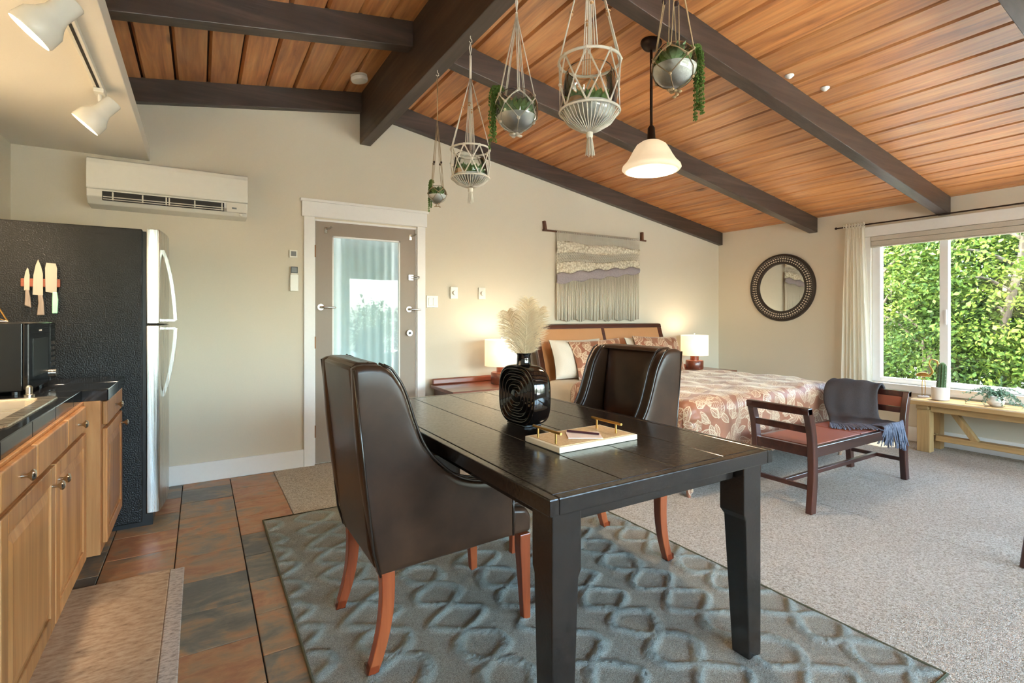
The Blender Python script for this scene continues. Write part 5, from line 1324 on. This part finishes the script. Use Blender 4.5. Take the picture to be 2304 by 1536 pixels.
def pillow(label, cx, cy, cz, w, h, th, lean, mat, name='pillow', ry=0, group=None):
    t = thing(name, label, 'pillow', (cx, cy, cz), 0, group); n = 22; F = []; B = []; uv = []
    for i in range(n + 1):
        u = -1 + 2 * i / n; rf = []; rb = []
        for j in range(n + 1):
            v = -1 + 2 * j / n; e = max(0, (1 - abs(u) ** 2.6)) ** .5 * max(0, (1 - abs(v) ** 2.6)) ** .5
            x = u * w / 2 * (1 - .07 * (1 - v * v)); z = (v + 1) * h / 2 * (1 - .03 * (1 - u * u)); d_ = th / 2 * e + .004
            wr = .006 * math.sin(u * 9 + v * 5) * e
            f = Vector((x, -d_ + wr, z)); k = Vector((x, d_, z)); R = Matrix.Rotation(-lean, 3, 'X')
            R2 = Matrix.Rotation(ry, 3, 'Y')
            rf.append(tuple(R2 @ (R @ f))); rb.append(tuple(R2 @ (R @ k)))
        F.append(rf); B.append(rb)
    b = MB().grid(F).grid(B[::-1]); uv = [(v[0], v[2]) for v in b.v]
    # close the seam
    b.build('cushion', mat, t, False, smooth=180, uv=uv)
    return t
lean = math.atan(.2 / .62)
pillow('cream pillow leaning on the headboard on the vase side', 3.30, 4.05, .62, .66, .40, .17, lean, 'linen')
pillow('cream pillow leaning on the headboard on the window side', 4.33, 4.05, .62, .68, .40, .17, lean, 'linen')
pillow('brown leaf brocade sham on the vase side of the bed', 3.50, 3.93, .625, .68, .40, .16, lean + .08, 'brocade', 'pillow_sham', math.radians(-2))
pillow('brown leaf brocade sham on the window side of the bed', 4.36, 3.94, .63, .70, .41, .16, lean + .06, 'brocade', 'pillow_sham', math.radians(2))

# nightstands and lamps
def nightstand(label, x0, x1, y0, z):
    t = thing('nightstand', label, 'nightstand', ((x0 + x1) / 2, (y0 + 4.44) / 2, .004))
    MB().prism([(x0, y0), (x1, y0), (x1, 4.44), (x0 + .02, 4.44)], 2, z - .03, z).build('top', 'redwood', t, bevel=.004)
    MB().box(x0 + .03, x1 - .03, 4.40, 4.44, z, z + .055).build('back_rail', 'redwood', t, bevel=.012, seg=3)
    MB().box(x0 + .05, x1 - .05, y0 + .04, 4.42, z - .19, z - .03).build('body', 'mahog', t, bevel=.003)
    dw = MB().box(x0 + .07, x1 - .07, y0 + .022, y0 + .041, z - .175, z - .045).build('drawer', 'redwood', t, bevel=.003)
    c = MB().ball(((x0 + x1) / 2, y0 + .012, z - .11), .013).build('knob', 'bronze', t, smooth=180); c.parent = dw
    for x in (x0 + .055, x1 - .095):
        for y in (y0 + .045, 4.375): MB().box(x, x + .04, y, y + .04, .004, z - .19).build('leg', 'mahogz', t, bevel=.003)
nightstand('red-brown nightstand beside the vase side of the bed', 1.80, 2.68, 3.90, .605)
nightstand('red-brown nightstand between the bed and the mirror wall', 4.985, 5.62, 3.92, .575)
def lamp(label, x, y, z):
    t = thing('table_lamp', label, 'lamp', (x, y, z))
    MB().lathe([(.10, 0), (.104, .01), (.104, .095), (.098, .105)], (x, y, z), 28).build('base_drum', 'redwood', t, smooth=40)
    MB().lathe([(.05, .104), (.05, .16), (.012, .165), (.012, .20)], (x, y, z), 24).build('neck', 'redwood', t, smooth=40)
    MB().lathe([(.160, .165), (.160, .41)], (x, y, z), 40, cap=False).build('lamp_shade', 'shade', t, smooth=180, solid=.003)
    MB().cyl((x, y, z + .16), (x, y, z + .43), .004, 8).build('harp_rod', 'chrome', t)
    MB().ball((x, y, z + .432), .009).build('finial', 'chrome', t, smooth=180)
    MB().ball((x, y, z + .29), .03, 12, 8).build('bulb', 'bulb', t, smooth=180)
    l = bpy.data.lights.new('lamp_light', 'POINT'); l.energy = 2.3; l.color = (1, .80, .58); l.shadow_soft_size = .08
    lo = bpy.data.objects.new('lamp_light', l); COL.objects.link(lo); lo.parent = t; lo.location = (0, 0, .34)
lamp('white drum lamp on the nightstand behind the feathers', 2.44, 4.19, .606)
lamp('white drum lamp on the nightstand by the mirror wall', 5.17, 4.19, .595)

# ------------------------------------------------------------------ foot bench and throw
t = thing('foot_bench', 'dark mahogany bench with cane seat at the bed foot', 'bench', (3.92, 1.95, .004))
def post(x, y, s):
    cv = catmull([(x - s * .02, y, .004), (x + s * .004, y, .22), (x, y, .42), (x - s * .022, y, .55), (x - s * .062, y, .665)], 5)
    MB().loft([[(p.x - .027, y - .02, p.z), (p.x + .027, y - .02, p.z), (p.x + .027, y + .02, p.z), (p.x - .027, y + .02, p.z)] for p in cv]).build('leg', 'mahogz', t, bevel=.004, smooth=40)
BX0, BX1, BYN, BYF = 3.285, 4.545, 1.765, 2.145
for y in (BYN, BYF): post(BX0, y, 1); post(BX1, y, -1)
for x, s in ((BX0, 1), (BX1, -1)):
    MB().bar((x - s * .058, BYN - .02, .645), (x - s * .058, BYF + .02, .645), .05, .045).build('arm_rail', 'mahog', t, bevel=.005)
    MB().bar((x - s * .02, BYN, .525), (x - s * .02, BYF, .525), .026, .042).build('arm_slat', 'mahog', t, bevel=.003)
    MB().bar((x, BYN, .385), (x, BYF, .385), .035, .065).build('seat_rail', 'mahog', t, bevel=.003)
    MB().bar((x, BYN, .155), (x, BYF, .155), .022, .028).build('stretcher', 'mahog', t, bevel=.003)
MB().box(BX1 + .022, BX1 + .034, BYN + .022, BYF - .022, .548, .625).build('arm_cane', 'seatcane', t)
for y in (BYN, BYF): MB().bar((BX0, y, .385), (BX1, y, .385), .035, .065).build('seat_rail', 'mahog', t, bevel=.003)
MB().bar((BX0, 1.955, .155), (BX1, 1.955, .155), .026, .03).build('stretcher', 'mahog', t, bevel=.003)
for x0, x1 in ((BX0 + .022, 3.93), (3.945, BX1 - .022)): MB().box(x0, x1, BYN + .019, BYF - .019, .405, .421).build('seat_panel', 'seatcane', t, bevel=.003)

t = thing('throw_blanket', 'slate grey fringed throw draped over the bench arm', 'blanket', (4.4, 2.0, .42))
rows = [[(4.695, 2.27, .50), (4.70, 2.1, .485), (4.695, 1.94, .50)], [(4.685, 2.275, .62), (4.688, 2.1, .62), (4.685, 1.935, .615)], [(4.60, 2.285, .705), (4.60, 2.1, .712), (4.60, 1.93, .700)],
        [(4.47, 2.29, .675), (4.50, 2.1, .68), (4.53, 1.93, .655)], [(4.40, 2.27, .56), (4.44, 2.08, .56), (4.50, 1.92, .55)], [(4.36, 2.22, .455), (4.40, 2.04, .45), (4.46, 1.89, .455)],
        [(4.24, 2.15, .437), (4.33, 1.97, .442), (4.45, 1.83, .445)], [(4.08, 2.06, .430), (4.24, 1.87, .437), (4.44, 1.76, .440)]]
cols = [catmull([rows[r][c] for r in range(len(rows))], 6) for c in range(3)]
P = []
for i in range(len(cols[0])):
    c3 = catmull([cols[0][i], cols[1][i], cols[2][i]], 10); rnd = random.Random(i)
    P.append([(p.x + .004 * math.sin(k * 1.1 + i * .12), p.y, p.z + .004 * math.sin(k * .9 + i * .2)) for k, p in enumerate(c3)])
MB().grid(P).build('cloth', 'throw', t, smooth=180, solid=.014)
b = MB(); rnd = random.Random(9); edge_pts = P[-1]
for k in range(150):
    f = k / 149 * (len(edge_pts) - 1); i = min(len(edge_pts) - 2, int(f)); p = Vector(edge_pts[i]).lerp(Vector(edge_pts[i + 1]), f - i)
    s = k / 149; dr = Vector((-.9 + .95 * s, -.5 - .5 * s, 0)).normalized(); L = rnd.uniform(.17, .25)
    reach = p + dr * L * .6; front = BYN - .028
    if reach.y < front + .01 or s > .35:
        d0 = max(.01, (p.y - front)) ; a = p + dr * min(d0, .10) + Vector((rnd.uniform(-.01, .01), 0, .008)); a.y = max(a.y, front - .01 * rnd.random())
        e = a + Vector((rnd.uniform(-.02, .03), -.015 - .02 * rnd.random(), -(.08 + .10 * s) * rnd.uniform(.7, 1.15)))
        a.y = min(a.y, front - .004) if s > .45 else a.y
        pts = [p, p.lerp(a, .6) + Vector((0, 0, .010)), a, e] if s > .45 else [p, p + dr * L * .35 + Vector((0, 0, .008)), p + dr * L * .8 + Vector((rnd.uniform(-.01, .01), 0, -.001))]
    else: pts = [p, p + dr * L * .35 + Vector((rnd.uniform(-.01, .01), 0, .008)), p + dr * L * .8 + Vector((rnd.uniform(-.015, .015), 0, -.001))]
    b.tube(catmull(pts, 4), .0038, 4)
b.build('fringe', 'fringe', t, smooth=180)['kind'] = 'stuff'

# ------------------------------------------------------------------ window bench with plants
t = thing('window_bench', 'light oak trestle bench under the garden window', 'bench', (5.79, 1.0, .004))
MB().box(5.575, 5.985, -.18, 2.165, .433, .47).build('seat_plank', 'oak', t, bevel=.004)
for yy in (1.985, -.10):
    for x in (5.63, 5.86): MB().box(x, x + .085, yy, yy + .10, .004, .395).build('leg', 'oakz', t, bevel=.004)
    MB().box(5.60, 5.96, yy + .005, yy + .095, .395, .433).build('cross_rail', 'oak', t, bevel=.004)
    MB().box(5.715, 5.86, yy + .02, yy + .08, .10, .15).build('cross_rail', 'oak', t, bevel=.004)
MB().box(5.64, 5.68, .0, 1.985, .375, .432).build('apron', 'oak', t, bevel=.003); MB().box(5.90, 5.94, .0, 1.985, .375, .432).build('apron', 'oak', t, bevel=.003)
MB().box(5.745, 5.83, .0, 1.985, .10, .15).build('stretcher', 'oak', t, bevel=.004)
for a, c in ((1.90, 1.70), (.08, .30)): MB().bar((5.787, a, .43), (5.787, c, .13), .06, .045).build('brace', 'oakz', t, bevel=.003)
for (x, y, nm, lb) in ():
    pass
BZ = .471
t = thing('flamingo_figurine', 'gold flamingo figurine on the oak window bench', 'figurine', (5.86, 2.10, BZ))
FX, FYY = 5.86, 2.115
MB().lathe([(.045, 0), (.045, .008), (.038, .014)], (FX, FYY, BZ), 24).build('base', 'whiteceramic', t, smooth=40)
for dy in (-.010, .012): MB().tube([(FX, FYY + dy, BZ + .012), (FX + .006, FYY + dy * 1.2, BZ + .10), (FX, FYY + dy * .7, BZ + .19)], .0032, 8).build('leg', 'gold', t, smooth=180)
b = MB(); rings = []
for k in range(11):
    f = k / 10; r = .030 * math.sin(PI * (f * .9 + .05)) ** .7; rings.append([(FX + r * math.cos(q), FYY + .062 - .115 * f, BZ + .205 + .012 * math.sin(f * 3) + r * .8 * math.sin(q)) for q in np.linspace(0, 2 * PI, 13)[:-1]])
b.loft(rings); b.build('body', 'gold', t, smooth=180)
nk = catmull([(FX, FYY - .045, BZ + .21), (FX, FYY - .07, BZ + .25), (FX, FYY - .045, BZ + .31), (FX, FYY - .055, BZ + .36), (FX, FYY - .095, BZ + .355), (FX, FYY - .112, BZ + .325), (FX, FYY - .105, BZ + .30)], 6)
MB().tube(nk, [.010 - .0045 * min(1, i / 14) + (.003 if 24 < i < 32 else 0) - (.002 if i > 33 else 0) for i in range(len(nk))], 10).build('neck', 'gold', t, smooth=180)
t = thing('potted_cactus', 'tall ribbed cactus in a white cylinder pot on the bench', 'potted plant', (5.80, 1.97, BZ))
MB().lathe([(.058, 0), (.066, .006), (.068, .118), (.064, .12), (.060, .112), (.004, .108)], (5.80, 1.965, BZ), 32).build('pot', 'whiteceramic', t, smooth=40)
rings = []
for k in range(15):
    f = k / 14; z = .10 + .245 * f; r = .032 * (1 - .12 * f) * (1 if f < .85 else max(.12, math.cos((f - .85) / .15 * 1.35)))
    rings.append([(5.80 + .004 * math.sin(f * 3) + r * (1 + .13 * math.cos(9 * q)) * math.cos(q), 1.962 - .012 * f + r * (1 + .13 * math.cos(9 * q)) * math.sin(q), BZ + z) for q in np.linspace(0, 2 * PI, 73)[:-1]])
MB().loft(rings).build('cactus_stem', 'cactus', t, smooth=60)
b = MB(); rnd = random.Random(4)
for k in range(150):
    q = 2 * PI * (k % 9) / 9; f = (k // 9 + .5) / 17; r = .036 * (1 - .12 * f); p = Vector((5.80 + r * math.cos(q), 1.962 - .012 * f + r * math.sin(q), BZ + .105 + .225 * f)); d_ = Vector((math.cos(q) + rnd.uniform(-.5, .5), math.sin(q) + rnd.uniform(-.5, .5), rnd.uniform(-.3, .5))) * .008
    b.tube([p, p + d_], .0006, 3)
b.build('spines', 'whiteceramic', t)['kind'] = 'stuff'
t = thing('trailing_plant', 'blue-green trailing plant in a round white pot on the bench', 'potted plant', (5.80, 1.55, BZ))
MB().lathe([(.03, 0), (.055, .02), (.062, .05), (.05, .085), (.045, .088), (.004, .082)], (5.80, 1.585, BZ), 24).build('pot', 'whiteceramic', t, smooth=40)
b = MB(); rnd = random.Random(6)
for s in range(34):
    a = rnd.uniform(0, 2 * PI); L = rnd.uniform(.06, .20) if s > 6 else rnd.uniform(.14, .22); p0 = Vector((5.80, 1.585, BZ + .085)); o = Vector((math.cos(a) * .6, math.sin(a), 0))
    if s < 7: o = Vector((-.1, (1 if s < 3 else -1), 0)).normalized() + Vector((rnd.uniform(-.3, .2), 0, 0))
    e = p0 + o * L; e.z = max(BZ + .012, p0.z - L * rnd.uniform(-.3, .8)); e.x = min(e.x, 5.96)
    cv = catmull([p0, p0.lerp(e, .45) + Vector((0, 0, .05)), e], 6); b.tube(cv, .0014, 4)
    for c in cv[2:]:
        for q in range(3):
            d_ = Vector((rnd.gauss(0, 1), rnd.gauss(0, 1), rnd.gauss(.3, .7))).normalized() * rnd.uniform(.012, .02); sd = d_.orthogonal().normalized() * .005
            b.add([c, c + d_ * .5 + sd, c + d_, c + d_ * .5 - sd], [(0, 1, 2, 3)])
b.tube(catmull([(5.80, 1.585, BZ + .08), (5.80, 1.545, BZ + .16), (5.80, 1.55, BZ + .26)], 6), .0014, 4)
for k in range(16):
    c = Vector((5.80, 1.548, BZ + .12 + k * .009)); d_ = Vector((rnd.gauss(0, 1), rnd.gauss(0, 1), .3)).normalized() * .014; sd = d_.orthogonal().normalized() * .005; b.add([c, c + d_ * .5 + sd, c + d_, c + d_ * .5 - sd], [(0, 1, 2, 3)])
b.build('foliage', 'eucal', t)['kind'] = 'stuff'

# ------------------------------------------------------------------ dark accent chair mostly beyond the frame
t = thing('accent_chair', 'dark wooden chair with splayed legs standing alone on the carpet', 'chair', (3.75, .58, .004))
for sx, sy in ((-1, 1), (1, 1), (-1, -1), (1, -1)):
    MB().tube([(3.75 + sx * .29, .58 + sy * .26, .006), (3.75 + sx * .265, .58 + sy * .235, .25), (3.75 + sx * .24, .58 + sy * .21, .43)], [.017, .021, .024], 10).build('leg', 'mahogz', t, smooth=60)
MB().box(3.49, 4.01, .34, .82, .42, .455).build('seat', 'mahog', t, bevel=.012, seg=3)
for s in (-1, 1): MB().tube([(3.98, .58 + s * .21, .44), (4.03, .58 + s * .21, .68), (4.09, .58 + s * .21, .86)], .018, 10).build('back_post', 'mahogz', t, smooth=60)
for z, x in ((.62, 4.018), (.74, 4.05), (.84, 4.083)): MB().box(x - .009, x + .009, .38, .78, z - .03, z + .03).build('back_slat', 'mahog', t, bevel=.004)
